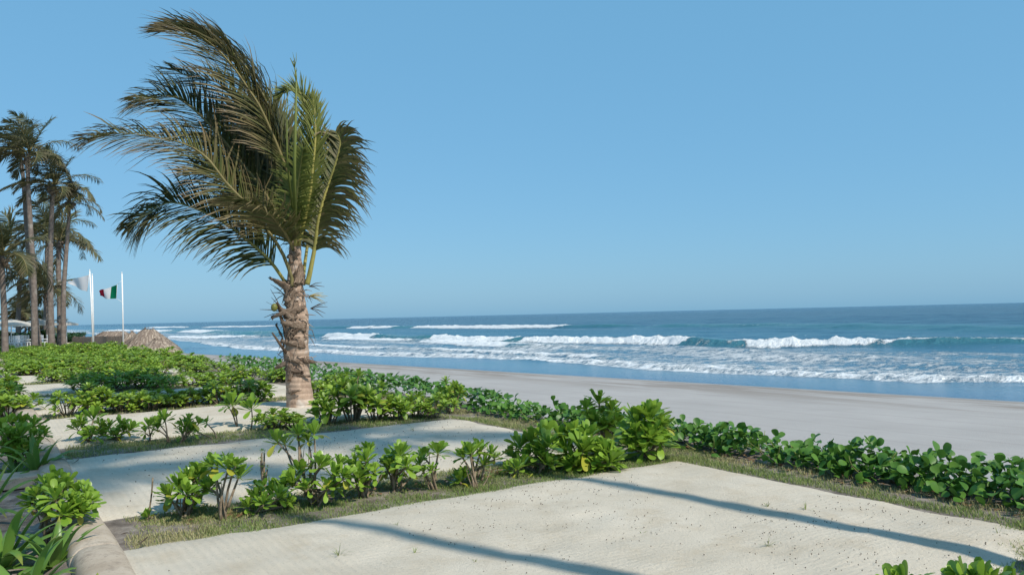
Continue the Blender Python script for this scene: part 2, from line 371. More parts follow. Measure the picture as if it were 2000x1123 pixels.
# main breaker line
wave([(-38.4,166.68,-2), (-17.84,133.4,-2), (-6.01,114.69,-2), (1.83,105.04,-2), (9.78,97.75,-2), (17.22,91.07,-2), (23.12,81.35,-2), (29.8,78.51,-2), (36.03,75.87,-2), (46.47,69.17,-2)], 0.68,
     [ur((-38.4,166.68,-2), (-24.59,144.65,-2)), ur((-13.27,124.67,-2), (-0.85,106.89,-2)), ur((1.83,105.04,-2), (19.19,88.19,-2)), ur((23.21,81.29,-2), (34.91,76.59,-2))], back=7, front=1.8, foam_back=1.9)
wave([(-32.72,141.98,-2), (-15.65,121.58,-2), (-5.2,98.91,-2), (-0.16,91.23,-2), (3.15,86.54,-2)], .35, [ur((-31.09,140.74,-2), (-15.65,121.58,-2)), ur((-11.98,112.48,-2), (0.42,90.89,-2))], back=5, front=1.6, foam_back=3.0, amount=.9)
wave([(34.15,77.07,-2), (36.03,75.87,-2), (41.32,72.47,-2), (47.08,68.78,-2)], .1, [ur((35.1,76.46,-2), (47.08,68.78,-2))], back=2, front=.5, foam_back=1.6, amount=.62)
wave([(-29.12,113.74,-2), (-19.44,101.02,-2), (-8.53,87.83,-2), (-0.15,76.65,-2), (8.19,65.54,-2)], .16, [ur((-29.12,113.74,-2), (-14.71,95.29,-2)), ur((-10.48,90.18,-2), (7.49,66.65,-2))], back=3, front=1.0, foam_back=2.0, amount=.6)
# outer breakers
wave([(-83.84,327.94,-2), (-47.04,287.89,-2), (-21.02,250.67,-2), (-0.26,220.96,-2), (14.32,208.1,-2), (29.31,193.51,-2)], 0.6, [ur((-63.78,300.3,-2), (-55.47,288.85,-2)), ur((-53.49,286.12,-2), (-44.8,274.14,-2)), ur((-35.57,261.43,-2), (-28.29,251.4,-2)), ur((-24.16,255.15,-2), (13.71,208.99,-2))], back=14, front=3.5, foam_back=3.5)
wave([(35.02,184.67,-2), (53.78,169.72,-2), (63.44,125.02,-2), (68.51,102.83,-2)], .55, [], back=20, front=7, foam_back=16, amount=.36)
wave([(-295.5,643.36,-2), (-242.79,567.94,-2), (-204.17,533.18,-2), (-134.13,446.83,-2)], .7, [ur((-272.82,610.91,-2), (-210.59,542.74,-2)), ur((-194.95,519.46,-2), (-184.77,504.32,-2)), ur((-171.88,485.13,-2), (-162.37,470.98,-2)), ur((-168,499.33,-2), (-134.13,446.83,-2))], back=22, front=9, foam_back=12)
wave([(-239.18,457.33,-2), (-156.38,350.13,-2), (-111.96,282.93,-2), (-81.86,237.38,-2), (-58.6,208.36,-2)], .7, [ur((-199.16,410.8,-2), (-131.81,312.96,-2)), ur((-118.33,289.69,-2), (-95.59,258.16,-2))], back=12, front=5, foam_back=8, amount=.8)
wave([(-81.56,190.73,-2), (-69.25,180.78,-2), (-58.4,175.82,-2), (-49.61,176.38,-2), (-37.96,174.4,-2)], .4, [ur((-79.72,189.24,-2), (-52.62,178.99,-2))], back=7, front=2.5, foam_back=4.5, amount=.75)
wave([(-40.13,95.22,-2), (-41.65,102.71,-2), (-43.89,111.75,-2)], .25, [ur((-40.13,95.22,-2), (-42.59,106.19,-2))], back=3, front=1.4, foam_back=2.4)
# last wave running up the beach: white front with a long laced tail
wave([(-60.28,153.52,-2), (-42.19,117.92,-2), (-28.66,98.68,-2), (-23.07,91.69,-2), (-13.38,80.02,-2), (-5.61,71.73,-2), (1.35,63.28,-2), (5.61,56.51,-2), (9.48,50.42,-2), (13.74,45.94,-2), (17.17,41.89,-2), (19.91,38.24,-2), (24.23,36.19,-2)], .2,
     [(-40, 140)], back=6, front=.8, foam_back=1.0, amount=.55)
cu, cv = crest([(-60.28,153.52,-2), (-42.19,117.92,-2), (-28.66,98.68,-2), (-23.07,91.69,-2), (-13.38,80.02,-2), (-5.61,71.73,-2), (1.35,63.28,-2), (5.61,56.51,-2), (9.48,50.42,-2), (13.74,45.94,-2), (17.17,41.89,-2), (19.91,38.24,-2), (24.23,36.19,-2)])
d0 = Vs - np.interp(Us, cu, cv) - warp*.5 + 1.0
tail_len = np.interp(Us, [5, 20, 40, 70, 110], [15, 14, 12, 10, 9])
lace = np.where(d0 > -.5, .485 + .17*np.exp(-np.maximum(d0, 0)/2.5)*(.6+.8*vnoise(Us/6, Vs/4, 71)) - .03*np.clip(d0/tail_len, 0, 3), 0)*sst(tail_len*2.2, tail_len*.9, d0)
between = sst(0, 3, d0)*sst(50, 14, d0)*.47*(.55+.8*vnoise(Us/14, Vs/3.5, 61))
far_lace = .37*sst(20, 60, dsh)*sst(240, 90, dsh)*vnoise(Us/50, Vs/9, 63)
foam = np.maximum.reduce([foam, lace, between, far_lace])
foam *= sst(-.5, .2, d0)
Zs *= sst(-1.0, 6, dsh)*.97+.03
Zs = np.where(RR > 900, 0, Zs)
t = NT('sea', .15, .14); pos = t.geo()
sep = t.n('VectorMath', operation='DOT_PRODUCT'); t.l(pos, sep.inputs[0]); sep.inputs[1].default_value = KV
sepu = t.n('VectorMath', operation='DOT_PRODUCT'); t.l(pos, sepu.inputs[0]); sepu.inputs[1].default_value = KU
cb = t.n('CombineXYZ'); t.l(t.math('MULTIPLY', sepu.outputs['Value'], 1.15), cb.inputs[0]); t.l(t.math('MULTIPLY', sep.outputs['Value'], .62), cb.inputs[1])
fo = t.attr('foam'); dp = t.attr('depth'); te = t.attr('teal')
n1 = t.noise(cb.outputs[0], 1.15, 9, .68, .7); n2 = t.noise(cb.outputs[0], 5.5, 6, .7, .4)
nf = t.math('ADD', t.math('MULTIPLY', n1, .62), t.math('MULTIPLY', n2, .38))
fv = t.math('ADD', fo, t.math('MULTIPLY', t.math('SUBTRACT', nf, .5), 2.3))
fm = t.ramp(fv, [(.42, 0), (.56, .6), (.70, 1)])
deep = t.ramp(dp, [(.0, (.075, .165, .265)), (.12, (.115, .22, .31)), (.35, (.07, .175, .265)), (.6, (.016, .105, .18)), (.8, (.004, .055, .12)), (1, (.002, .04, .10))])
deep = t.mix(t.math('MULTIPLY', t.ramp(t.noise(cb.outputs[0], .12, 5, .6), [(.4, 0), (.65, 1)]), .35), deep, (.06, .19, .25))
wcol = t.mix(t.math('MULTIPLY', te, .8), deep, (.06, .25, .215))
t.color(t.mix(fm, wcol, t.ramp(n2, [(.35, (.60, .66, .70)), (.6, (.84, .85, .85))])))
t.l(t.math('ADD', t.math('MULTIPLY', fm, .6), .16), t.p.inputs['Roughness'])
ch = t.math('ADD', t.math('MULTIPLY', t.noise(cb.outputs[0], 2.2, 6, .62), 1.0), t.math('MULTIPLY', n2, .25))
b1 = t.bump(t.math('ADD', ch, t.math('MULTIPLY', t.math('MULTIPLY', fm, nf), 1.0)), .8, .34); t.normal(b1); t.l(t.math('ADD', .22, t.math('MULTIPLY', t.math('MULTIPLY', dp, dp), 1.2)), b1.node.inputs['Distance'])
M['sea'] = t.m
depth = np.clip(np.log(np.maximum(dsh, 0)/6+1)/math.log(400/6.+1), 0, 1)
P = np.stack([X, Y, Zs+SEA], -1)
structure('sea', np_mesh('sea', P.reshape(-1, 3), grid_faces(len(th), len(rr))[:, ::-1], M['sea'], {'foam': foam, 'depth': depth, 'teal': teal}))

# kerb: rounded concrete, cast in lengths
t = NT('kerb_concrete', .9, .15); pos = t.geo()
c = t.ramp(t.noise(pos, 2.2, 7, .65), [(.3, (.35, .28, .21)), (.7, (.50, .425, .34))])
c = t.mix(t.ramp(t.noise(pos, 7, 6, .75), [(.52, 0), (.68, .75)]), c, (.22, .18, .14)); c = t.mix(t.ramp(t.noise(pos, 45, 3), [(.6, 0), (.7, .6)]), c, (.2, .17, .14)); t.color(c)
t.normal(t.bump(t.noise(pos, 25, 6, .7), .4, .012)); M['kerb'] = t.m
kerb = bpy.data.objects.new('kerb', None); COL.objects.link(kerb); kerb['kind'] = 'structure'
ku = .6
while ku < 50:
    L = 1.45; mb = MB(); prof = []
    for k in range(13):
        a = math.pi*(1.06 - 1.12*k/12); ca_, sa_ = math.cos(a), math.sin(a); prof.append((.175*math.copysign(abs(ca_)**.62, ca_), -.05+.155*math.copysign(abs(sa_)**.8, sa_)))
    prof = [(-.165, -.2)] + prof + [(.165, -.2)]
    st = [0, .012, .3, .6, .9, 1.2, L-.022, L-.01]; vs_k = []; fs = []
    for i, s_ in enumerate(st):
        sh = .98 if i in (0, len(st)-1) else 1
        wob = .008*math.sin(ku*3+s_*4)
        for (a, b) in prof: vs_k.append(uv(ku+s_, .665+a*sh+wob, b*sh))
    n = len(prof)
    for i in range(len(st)-1):
        for k in range(n-1): fs.append((i*n+k, (i+1)*n+k, (i+1)*n+k+1, i*n+k+1))
    fs.append(tuple(range(n))); fs.append(tuple(reversed(range((len(st)-1)*n, len(st)*n))))
    mb.add(vs_k, fs); mb.build('kerb_segment', M['kerb'], kerb); ku += L

# ------------------------------------------------------------------ grass strips
def grass(regions, label, seed, dens, hmin, hmax, dry_p, wid):
    r = np.random.RandomState(seed); V = []; tone = []; dry = []
    for (u0, u1, v0, v1, soft, dryness) in regions:
        n = int((u1-u0)*(v1-v0)*dens)
        u = r.uniform(u0, u1, n); v = r.uniform(v0, v1, n)
        cl = fbm(u*2.6, v*2.6, seed+3); edge = np.minimum.reduce([u-u0, u1-u, v-v0, v1-v])
        keep = (cl + np.clip(edge/soft, 0, 1)*.55) > r.uniform(.42, .85, n)
        u, v, cl = u[keep], v[keep], cl[keep]; n = len(u)
        h = r.uniform(hmin, hmax, n)*(.55+.9*cl); a = r.uniform(0, 2*math.pi, n); lean = r.uniform(.2, 1.1, n)*h
        base = u[:, None]*np.array(KU) + v[:, None]*np.array(KV); base[:, 2] = np.maximum(height(u, v), -.02) - .005
        side = np.stack([np.cos(a+1.57), np.sin(a+1.57), 0*a], 1)*wid*r.uniform(.6, 1.3, n)[:, None]
        tip = base + np.stack([np.cos(a)*lean, np.sin(a)*lean, h], 1)
        mid = base*.5+tip*.5 + np.stack([0*a, 0*a, h*.16], 1)
        V.append(np.stack([base-side, base+side, mid+side*.7, mid-side*.7, tip], 1).reshape(-1, 3))
        d = np.where(r.uniform(0, 1, n) < dryness, r.uniform(.5, 1, n), r.uniform(0, .25, n))
        d = np.clip(d + (fbm(u*1.3, v*1.3, seed+9)-.5)*.55, 0, 1)
        tone.append(np.repeat(r.uniform(0, 1, n), 5)); dry.append(np.repeat(d, 5))
    V = np.concatenate(V); n = len(V)//5; i = np.arange(n)*5
    tri = np.concatenate([np.stack([i, i+1, i+2], 1), np.stack([i, i+2, i+3], 1), np.stack([i+3, i+2, i+4], 1)])
    o = link('grass', np_mesh('grass', V, tri, M['grass'], {'tone': np.concatenate(tone), 'dry': np.concatenate(dry)}, False))
    return tag(o, label, 'grass', None, 'stuff')
U1, U2, U3 = row_u(1), row_u(2), row_u(3)
grass([(U1-.14, U1+.62, 1.4, 6.55, .1, .15), (U1+.55, U1+1.1, .95, 6.3, .2, .4), (U1-.1, U1+.4, .86, 1.6, .1, .95), (U1+.3, U1+1.05, .9, 1.7, .3, .7)], 'thin mown grass strip under the nearest shrub row', 1, 6500, .018, .045, .3, .0028)
grass([(U2-.05, U2+.6, .85, 6.5, .15, .35), (U2+.5, U2+1.1, .9, 6.3, .2, .6)], 'dry grass strip under the second shrub row', 2, 2600, .02, .06, .4, .0035)
grass([(row_u(n)-.05, row_u(n)+1.0, .9, 6.5, .2, .5) for n in (3, 4, 5)], 'dull grass under the farther shrub rows', 3, 900, .02, .07, .4, .005)
grass([(row_u(0)-.1, row_u(0)+1.0, 3.0, 6.6, .1, .2), (row_u(0)+.8, row_u(0)+1.4, 5.6, 6.7, .1, .2)], 'green grass strip at the near right corner', 4, 4000, .02, .05, .2, .0028)
grass([(U1-5, U1+.1, 6.3, 6.62, .08, .12), (U1+.9, U2, 6.35, 6.6, .1, .4), (U1-.2, U1+.7, 6.3, 7.0, .2, .3)], 'green grass edging the sand bed on the beach side', 5, 5200, .02, .05, .1, .003)
grass([(U1-5, U1+.6, 6.6, 6.95, .16, 1.0), (U1+.8, U2+6, 6.5, 7.1, .3, .9)], 'straw coloured dry grass below the beach vines', 6, 2600, .02, .055, .95, .003)

# ------------------------------------------------------------------ leaves and shrubs
TS = (0, .12, .34, .56, .76, .9, 1)
def leaf_arrays(L, W, curl, fold, prof=(.12, .18, .42, .76, 1.0, .90, .38), twist=0.):
    v = []; f = []
    for i, tt in enumerate(TS):
        w = W*.5*prof[i]; z = curl*L*tt*tt; a = twist*tt
        for k in (-1, 0, 1):
            y = k*w; v.append((L*tt*(1-abs(curl)*.2*tt), y*math.cos(a), z + abs(k)*w*fold + y*math.sin(a)))
    for i in range(len(TS)-1):
        for k in range(2): a = i*3+k; f.append((a, a+1, a+4, a+3)[::-1])
    return v, f
def leaf_mesh(name, L, W, curl, fold, mats, **kw):
    mb = MB(); v, f = leaf_arrays(L, W, curl, fold, **kw); mb.add(v, [q[::-1] for q in f]); return mb.mesh(name, mats)
LEAVES = [leaf_mesh('shrub_leaf', 1, w, c_, fo_, M['leaf'], twist=tw_) for w, c_, fo_, tw_ in ((.33, -.25, .25, .15), (.37, -.35, .2, -.2), (.31, .2, .38, .1), (.35, .1, .32, -.1))]
YLEAVES = [leaf_mesh('yellow_leaf', 1, .42, -.5, .25, M['leaf_yellow'])]
ROUND = (.14, .42, .86, 1.0, .96, .72, .22)
VLEAVES = [leaf_mesh('vine_leaf', 1, w, c_, fo_, M['vine'], prof=ROUND) for w, c_, fo_ in ((.85, -.2, .28), (.95, -.35, .15), (.78, .1, .4), (.9, -.05, .2))]
def orient(pos, d, upish, scale, roll=0.):
    x = d.normalized(); y = upish.cross(x)
    if y.length < 1e-3: y = Vector((0, 1, 0)).cross(x)
    y.normalize(); z = x.cross(y)
    if roll: q = Quaternion(x, roll); y = q @ y; z = q @ z
    m = Matrix.Identity(4)
    for i in range(3): m[i][0] = x[i]*scale; m[i][1] = y[i]*scale; m[i][2] = z[i]*scale; m[i][3] = pos[i]
    return m
def rosette(axis, n, size, rn, droop=.25):
    """leaf directions of one whorl: (offset along axis, direction, length)"""
    ax, s, u = frame(axis, Vector((.3, 1, .2))); out = []
    for i in range(n):
        f = (i+.5)/n; a = i*2.39996 + rn.uniform(-.25, .25)
        el = R(88 - 76*f**.9 + rn.uniform(-10, 10)) - droop*2.0*max(0, f-.75)/.25*(rn.random()+.2)
        side = s*math.cos(a) + u*math.sin(a)
        d = ax*math.sin(el) + side*math.cos(el)
        ln = size*(.55+.55*min(1, f*1.7))*rn.uniform(.85, 1.15)
        out.append((ax*(-.30*size*f), d, ln, f))
    return out, ax
def bulk_leaf(mb, p, d, upish, ln, rn, w=.42, tone=None, dry=0., prof=(.22, .72, 1.0, .5), ts=(0, .42, .8, 1), mi=0, curl=-.3):
    x = d.normalized(); y = upish.cross(x)
    if y.length < 1e-3: y = Vector((1, 0, 0)).cross(x)
    y.normalize(); z = x.cross(y); v = []; f = []
    for i, tt in enumerate(ts):
        c_ = p + x*(ln*tt) + z*(curl*ln*tt*tt); ww = ln*w*.5*prof[i]
        v += [c_-y*ww+z*ww*.3, c_, c_+y*ww+z*ww*.3]
    for i in range(len(ts)-1):
        for k in range(2): a = i*3+k; f.append((a, a+3, a+4, a+1)[::-1])
    mb.add(v, f, rn.random() if tone is None else tone, dry, mi)
def stem_pts(a, b, rn, n=5, sag=.12):
    a, b = Vector(a), Vector(b); L = (b-a).length; k = Vector((rn.uniform(-1, 1), rn.uniform(-1, 1), 0))*L*.06
    h = Vector(((b.x-a.x), (b.y-a.y), 0))*sag
    return [a.lerp(b, i/n) + (h+k)*math.sin(math.pi*i/n) for i in range(n+1)]

def shrub(base, heads, label, group=None, size=.135, nleaf=15, yellow=.08, name='beach_shrub', seed=0, fork=.35, bare=(), fill=.55):
    """a shrub seen close by: stems that fork from its foot, every leaf an object of its own"""
    rn = random.Random(seed*31+5); bx, by = base[0], base[1]; bz = gz(bx, by)
    root = thing(name, (bx, by, bz), label, 'shrub', group); B0 = Vector((bx, by, bz))
    stems = MB(); trunk_top = None
    hs = [Vector(h[:3])-B0 for h in heads]; sc = [h[3] if len(h) > 3 else 1. for h in heads]
    sc = [q*rn.uniform(.82, 1.14) for q in sc]
    for i in range(len(heads)):
        if len(heads) > 3 and rn.random() < fill: hs.append(hs[i] + Vector((rn.uniform(-.11, .11), rn.uniform(-.02, .14), rn.uniform(-.10, .0)))); sc.append(sc[i]*rn.uniform(.7, .95))
    for i, h in enumerate(hs):
        f0 = Vector((rn.uniform(-.03, .03), rn.uniform(-.03, .03), -.03))
        if i and rn.random() < .5: f0 = hs[i-1]*rn.uniform(.2, fork+.2); f0.z *= .8
        mb = MB(); pts = stem_pts(f0, h - Vector((0, 0, .02)), rn, 5, -.12); tube(mb, pts, [.0135*(1-.4*k/5) for k in range(6)], 6)
        mb.build('stem', M['stem'], root)
        ax = (pts[-1]-pts[-2]).normalized()*.7 + Vector((0, 0, .9)) + Vector((rn.uniform(-.25, .25), rn.uniform(-.25, .25), 0))
        out, ax = rosette(ax, int(nleaf*1.4*(.75+.4*sc[i])), size*sc[i], rn)
        for (o, d, ln, f) in out:
            yl = f > .85 and rn.random() < yellow*2.2
            me = YLEAVES[0] if yl else LEAVES[rn.randrange(4)]
            link('leaf', me, root, mat=orient(h+o, d, ax + Vector((0, 0, .2)), ln, rn.uniform(-.3, .3)))
    if len(heads) > 3:
        for i in range(rn.randint(1, 3)):
            e = hs[rn.randrange(len(hs))]*rn.uniform(.6, 1.0) + Vector((rn.uniform(-.12, .12), rn.uniform(-.08, .08), rn.uniform(-.05, .1))); mb = MB(); tube(mb, stem_pts(Vector((rn.uniform(-.05, .05), 0, -.02)), e, rn), [.007, .006, .006, .005, .004, .002], 5); mb.build('bare_twig', M['stem'], root)
    for (p, q) in bare:
        mb = MB(); tube(mb, stem_pts(Vector(p)-B0, Vector(q)-B0, rn), .007, 5); mb.build('stem', M['stem'], root)
    return root

GR1 = None
# nearest hedgerow, left to right
shrub((-3.11,6.81,0), [(-3.09,6.81,0.05)+(.6,), (-3.12,6.81,0.03)+(.5,)], 'knee-high bare grey twig with one low tuft of leaves by the kerb', seed=1, nleaf=10, bare=[((-3.1,6.81,0.03), (-3.06,6.81,0.35))], name='twig_shrub')
shrub((-2.82,6.83,0), [(-2.94,6.83,0.22), (-2.88,6.93,0.25), (-2.83,7.03,0.27)+(1.1,), (-2.72,6.68,0.25), (-2.79,7.13,0.31), (-2.66,6.93,0.24), (-2.76,6.93,0.09)+(.8,)], 'low spreading shrub with drooping lower leaves between bare twig and single-stemmed shrub', seed=2, size=.14)
shrub((-2.43,6.73,0), [(-2.39,6.73,0.45)+(1.15,), (-2.53,6.85,0.45)+(.9,), (-2.61,6.88,0.26)+(.8,), (-2.32,6.68,0.47)+(.8,)], 'slender single-stemmed shrub with one leafy head and a yellow leaf', seed=3, yellow=.08, size=.145)
shrub((-2.26,6.92,0), [(-2.3,6.92,0.08)+(.8,), (-2.26,7.02,0.12), (-2.13,6.82,0.12), (-2.16,7.12,0.15), (-2.03,6.92,0.15), (-2.28,7.22,0.15)+(.8,), (-2.06,7.17,0.18)], 'low dense shrub with small heads beside a pale upright stalk', seed=4, size=.125)
shrub((-2.41,7.7,0), [(-2.43,7.7,0.34)+(.4,), (-2.41,7.7,0.26)+(.45,), (-2.4,7.7,0.18)+(.5,), (-2.42,7.7,0.41)+(.3,)], 'thin pale upright stalk with tiny leaves rising behind the low shrub', seed=5, nleaf=8, size=.10, name='stalk_shrub')
shrub((-1.79,7.17,0), [(-1.98,7.17,0.24), (-1.95,7.37,0.27), (-1.74,7.17,0.37), (-1.58,7.07,0.3), (-1.61,7.32,0.34), (-1.83,7.07,0.19)+(.8,), (-2.26,7.67,0.52)+(1.0,), (-2.02,7.52,0.6)+(1.0,), (-1.86,7.47,0.61)+(1.0,), (-1.64,7.02,0.2)+(.8,)], 'tall open shrub with long thin branches raising three heads', seed=6, size=.14, fork=.3)
shrub((-1.4,7.44,0), [(-1.52,7.54,0.25), (-1.38,7.44,0.35)+(1.1,), (-1.42,7.29,0.23), (-1.3,7.39,0.25), (-1.4,7.64,0.41)+(.9,)], 'green shrub with curled yellow leaves hanging low', seed=7, yellow=.12, size=.15)
shrub((-1.14,7.63,0), [(-1.24,7.73,0.24), (-1.09,7.63,0.37)+(1.15,), (-1.19,7.83,0.26), (-1.03,7.53,0.27), (-1,7.73,0.15)+(.8,)], 'rounded bright shrub on several short dark stems', seed=8, size=.14)
shrub((-0.78,7.7,0), [(-0.74,7.7,0.37)+(1.2,), (-0.9,7.9,0.3), (-0.8,7.6,0.22)+(.7,), (-0.93,7.8,0.24)+(.8,)], 'shrub on one upright stem with a broad open crown of leaves', seed=9, size=.145)
shrub((-0.39,7.77,0), [(-0.44,7.77,0.34)+(1.2,), (-0.34,7.97,0.34), (-0.24,7.87,0.31), (-0.31,7.82,0.22)+(.8,)], 'upright shrub on a pale woody stem above brown litter', seed=10, size=.14)
shrub((-0.54,7.83,0), [(-0.55,7.83,0.07)+(1.,), (-0.52,7.93,0.08)+(.9,)], 'small low shrub on a stem lying along the grass', seed=11, size=.14, nleaf=17)
shrub((0.02,8.15,0), [(0.01,8.15,0.11)+(1.1,), (-0.09,8.25,0.08)+(.8,), (0.07,8.35,0.11)+(.9,)], 'low rosette shrub with one drooping pale leaf in front of dark bushes', seed=12, size=.15)
shrub((0.24,8.34,0), [(0.04,8.74,0.24), (0.18,8.64,0.3)+(1.1,), (0.3,8.64,0.36)+(1.1,), (0.12,8.54,0.17), (0.25,8.44,0.22), (0.33,8.34,0.29)+(1.2,), (-0.04,8.84,0.11)+(.9,), (0.32,8.24,0.15)], 'dark leafy shrub with a leaning stem behind the low rosette', seed=13, size=.17, nleaf=17)
shrub((0.68,8.5,0), [(0.49,8.8,0.3)+(1.1,), (0.62,8.7,0.36)+(1.2,), (0.78,8.6,0.35)+(1.2,), (0.52,8.5,0.2)+(1.1,), (0.7,8.4,0.25)+(1.2,), (0.85,8.5,0.2)+(1.1,), (0.94,8.4,0.19)+(1.1,), (0.59,8.35,0.1), (0.98,8.3,0.13), (0.82,8.3,0.1)+(.9,)], 'large bushy shrub with long glossy leaves down to the grass', seed=14, size=.185, nleaf=17)
shrub((1.14,10.1,0), [(0.89,10.1,0.47)+(1.1,), (1.07,10.2,0.53)+(1.25,), (1.21,10.1,0.43)+(1.1,), (1.26,10,0.28), (0.98,10,0.35), (1.09,9.9,0.27)], 'tallest shrub, raising a dense head against the beach behind its neighbours', seed=15, size=.18, nleaf=18)
shrub((1.48,8.99,0), [(1.36,8.99,0.44)+(1.2,), (1.5,8.99,0.49)+(1.3,), (1.63,9.09,0.37)+(1.1,), (1.31,8.89,0.29)+(1.1,), (1.46,8.79,0.3)+(1.2,), (1.62,8.89,0.23)+(1.1,), (1.38,8.79,0.17), (1.27,9.19,0.28)], 'big upright shrub with yellowing lower leaves at the corner of the sand bed', seed=16, size=.19, nleaf=18, yellow=.08)
# near right corner
shrub((2.62, 4.42, 0), [(2.04,4.5,0.08), (2.12,4.5,0.1), (2.22,4.55,0.06)], 'shrub top just entering the bottom of the picture, the more central one', seed=17, size=.15)
shrub((3.1, 4.5, 0), [(2.45,4.5,0.11), (2.55,4.5,0.09), (2.67,4.55,0.08), (2.71,4.5,0.07)], 'shrub with upright leaves entering at the bottom right corner', seed=18, size=.17)
# second hedgerow
shrub((-5.93,11.22,0), [(-6.03,11.22,0.31), (-5.91,11.32,0.35)+(1.2,), (-5.82,11.12,0.16), (-5.8,11.32,0.24), (-6.09,11.22,0.22)], 'shrub with a hanging yellow leaf at the kerb end of the second row', seed=21, yellow=.15, nleaf=12, size=.16)
shrub((-5.57,11.34,0), [(-5.74,11.44,0.21), (-5.51,11.34,0.23)+(1.2,), (-5.55,11.24,0.12), (-5.4,11.34,0.17), (-5.76,11.34,0.13)], 'broad low shrub with a flat head, second from the kerb in its row', seed=22, nleaf=12, size=.16)
shrub((-5.02,11.08,0), [(-5.03,11.08,0.25)+(1.1,), (-5.08,11.08,0.17)+(.8,), (-5.03,11.28,0.24)+(.8,)], 'small shrub beside a dead grey stub in the second row', seed=23, nleaf=12, size=.15)
shrub((-4.74,11.04,0), [(-4.86,11.04,0.28), (-4.79,11.04,0.35)+(1.1,), (-4.89,11.04,0.21)+(.7,)], 'shrub on two thin splayed stems in the second row', seed=24, nleaf=12, size=.15)
shrub((-4.53,10.93,0), [(-4.41,10.93,0.33)+(1.1,), (-4.46,10.93,0.25), (-4.37,10.93,0.2)+(.8,), (-4.51,10.93,0.16)+(.7,)], 'shrub on a stem leaning seawards in the second row', seed=25, nleaf=12, size=.15)
shrub((-4.18,11.32,0), [(-4.33,11.32,0.25)+(.9,), (-4.5,11.42,0.11)+(.5,)], 'tiny shrub with one head on a bowed stem', seed=26, nleaf=11, size=.14)
shrub((-4.25,12.33,0), [(-4.32,12.33,0.41)+(1.2,), (-4.42,12.43,0.37)+(.8,)], 'single head on a thin straight stem, left of its twin', seed=27, nleaf=15, size=.19)
shrub((-4,12.19,0), [(-3.98,12.19,0.36)+(1.3,)], 'single head on a thin straight stem, right of its twin', seed=28, nleaf=18, size=.19)

# farther shrubs share bodies: whorls in one foliage mesh, stems in another
def bulk_shrub(seed, wid, hgt, nh, leaf, nl, foot=.0):
    rn = random.Random(seed); fo_ = MB(); st = MB()
    for i in range(nh):
        a = i*2.4 + rn.uniform(-.4, .4); r_ = wid*math.sqrt((i+.4)/nh)
        h = Vector((math.cos(a)*r_, math.sin(a)*r_, hgt*(1-.42*(r_/wid)**2)*(rn.uniform(.75, 1.08) if i % 3 else rn.uniform(.4, .75))))
        pts = stem_pts(Vector((h.x*.25, h.y*.25, -.04)), h, rn, 4, -.1); tube(st, pts, [.012, .011, .01, .009, .008], 4)
        out, ax = rosette(Vector((h.x*.5/wid, h.y*.5/wid, 1)), nl, leaf*rn.uniform(.85, 1.2), rn)
        for (o, d, ln, f) in out:
            bulk_leaf(fo_, h+o, d, ax+Vector((0, 0, .2)), ln, rn, dry=(rn.uniform(.6, 1) if f > .65 and rn.random() < .07 else 0.))
    return fo_.mesh('foliage', M['leaf_bulk']), st.mesh('stem', M['stem'])
BULK = [bulk_shrub(100+i, w, h, n, .145, 16) for i, (w, h, n) in enumerate(((.36, .42, 15), (.30, .5, 14), (.42, .4, 18), (.26, .36, 11), (.34, .58, 15)))]
FARB = [bulk_shrub(200+i, w, h, n, .155, 13) for i, (w, h, n) in enumerate(((.55, .46, 20), (.5, .52, 19), (.62, .42, 22), (.5, .58, 19)))]
def put_shrub(x, y, label, group, lib, rn, s=1., sz=1.):
    root = thing('beach_shrub', (x, y, gz(x, y)), label, 'shrub', group, rn.uniform(0, 6.28)); root.scale = (s, s, s*sz)
    f, st = lib[rn.randrange(len(lib))]
    o = link('foliage', f, root); o['kind'] = 'stuff'; link('stem', st, root)
    return root
rs = random.Random(5)
for (x, y, s, sz, lab) in [
    (538, 838, .8, .85, 'bushy shrub left of the large palm in the second row'), (585, 832, .6, .7, 'low small shrub in front of the large palm foot'),
    (640, 828, 1.1, 1.1, 'dark wide shrub directly right of the large palm foot'), (690, 824, 1.2, 1.2, 'tall dark shrub two steps right of the large palm foot'),
    (735, 822, 1.1, 1.0, 'dark shrub between the palm side and the pale shrubs'), (775, 820, .9, 1.05, 'lighter shrub on thin stems in the second row'),
    (815, 815, .9, 1.1, 'upright shrub near the beach end of the second row'), (845, 818, .7, 1.0, 'small shrub filling a gap near the beach end of the second row'),
    (880, 806, .8, 1.35, 'pale wilted shrub ending the second row')]:
    q = {538: (-3.63,12.23,0), 585: (-3.35,12.19,0), 640: (-2.94,12.68,0), 690: (-2.58,12.86,0), 735: (-2.22,12.92,0), 775: (-1.9,12.98,0), 815: (-1.6,13.25,0), 845: (-1.33,13.01,0), 880: (-1.1,13.77,0)}[x]
    put_shrub(q[0], q[1], lab, None, BULK, rs, s, sz)
G3 = 'shrubs of the third row'
ORD = 'first second third fourth fifth sixth seventh eighth ninth tenth eleventh twelfth thirteenth fourteenth fifteenth'.split()
cnt = {}
def ordinal(row, rank):
    k = cnt[(row, rank)] = cnt.get((row, rank), -1) + 1
    return 'low bright shrub, %s from the kerb in the %s rank of the %s row' % (ORD[k], rank, row)
v = 1.35
while v < 6.4:
    for k in range(2):
        q = uv(row_u(3)+.35+.5*k+rs.uniform(-.12, .12), v+rs.uniform(-.12, .12))
        if rs.random() < (.15 if v < 4.2 else .6): continue
        put_shrub(q.x, q.y, ordinal('third', ('front', 'back')[k]), G3, BULK, rs, rs.uniform(.75, 1.05), rs.uniform(.75, 1.0))
    v += .42
far_n = 0
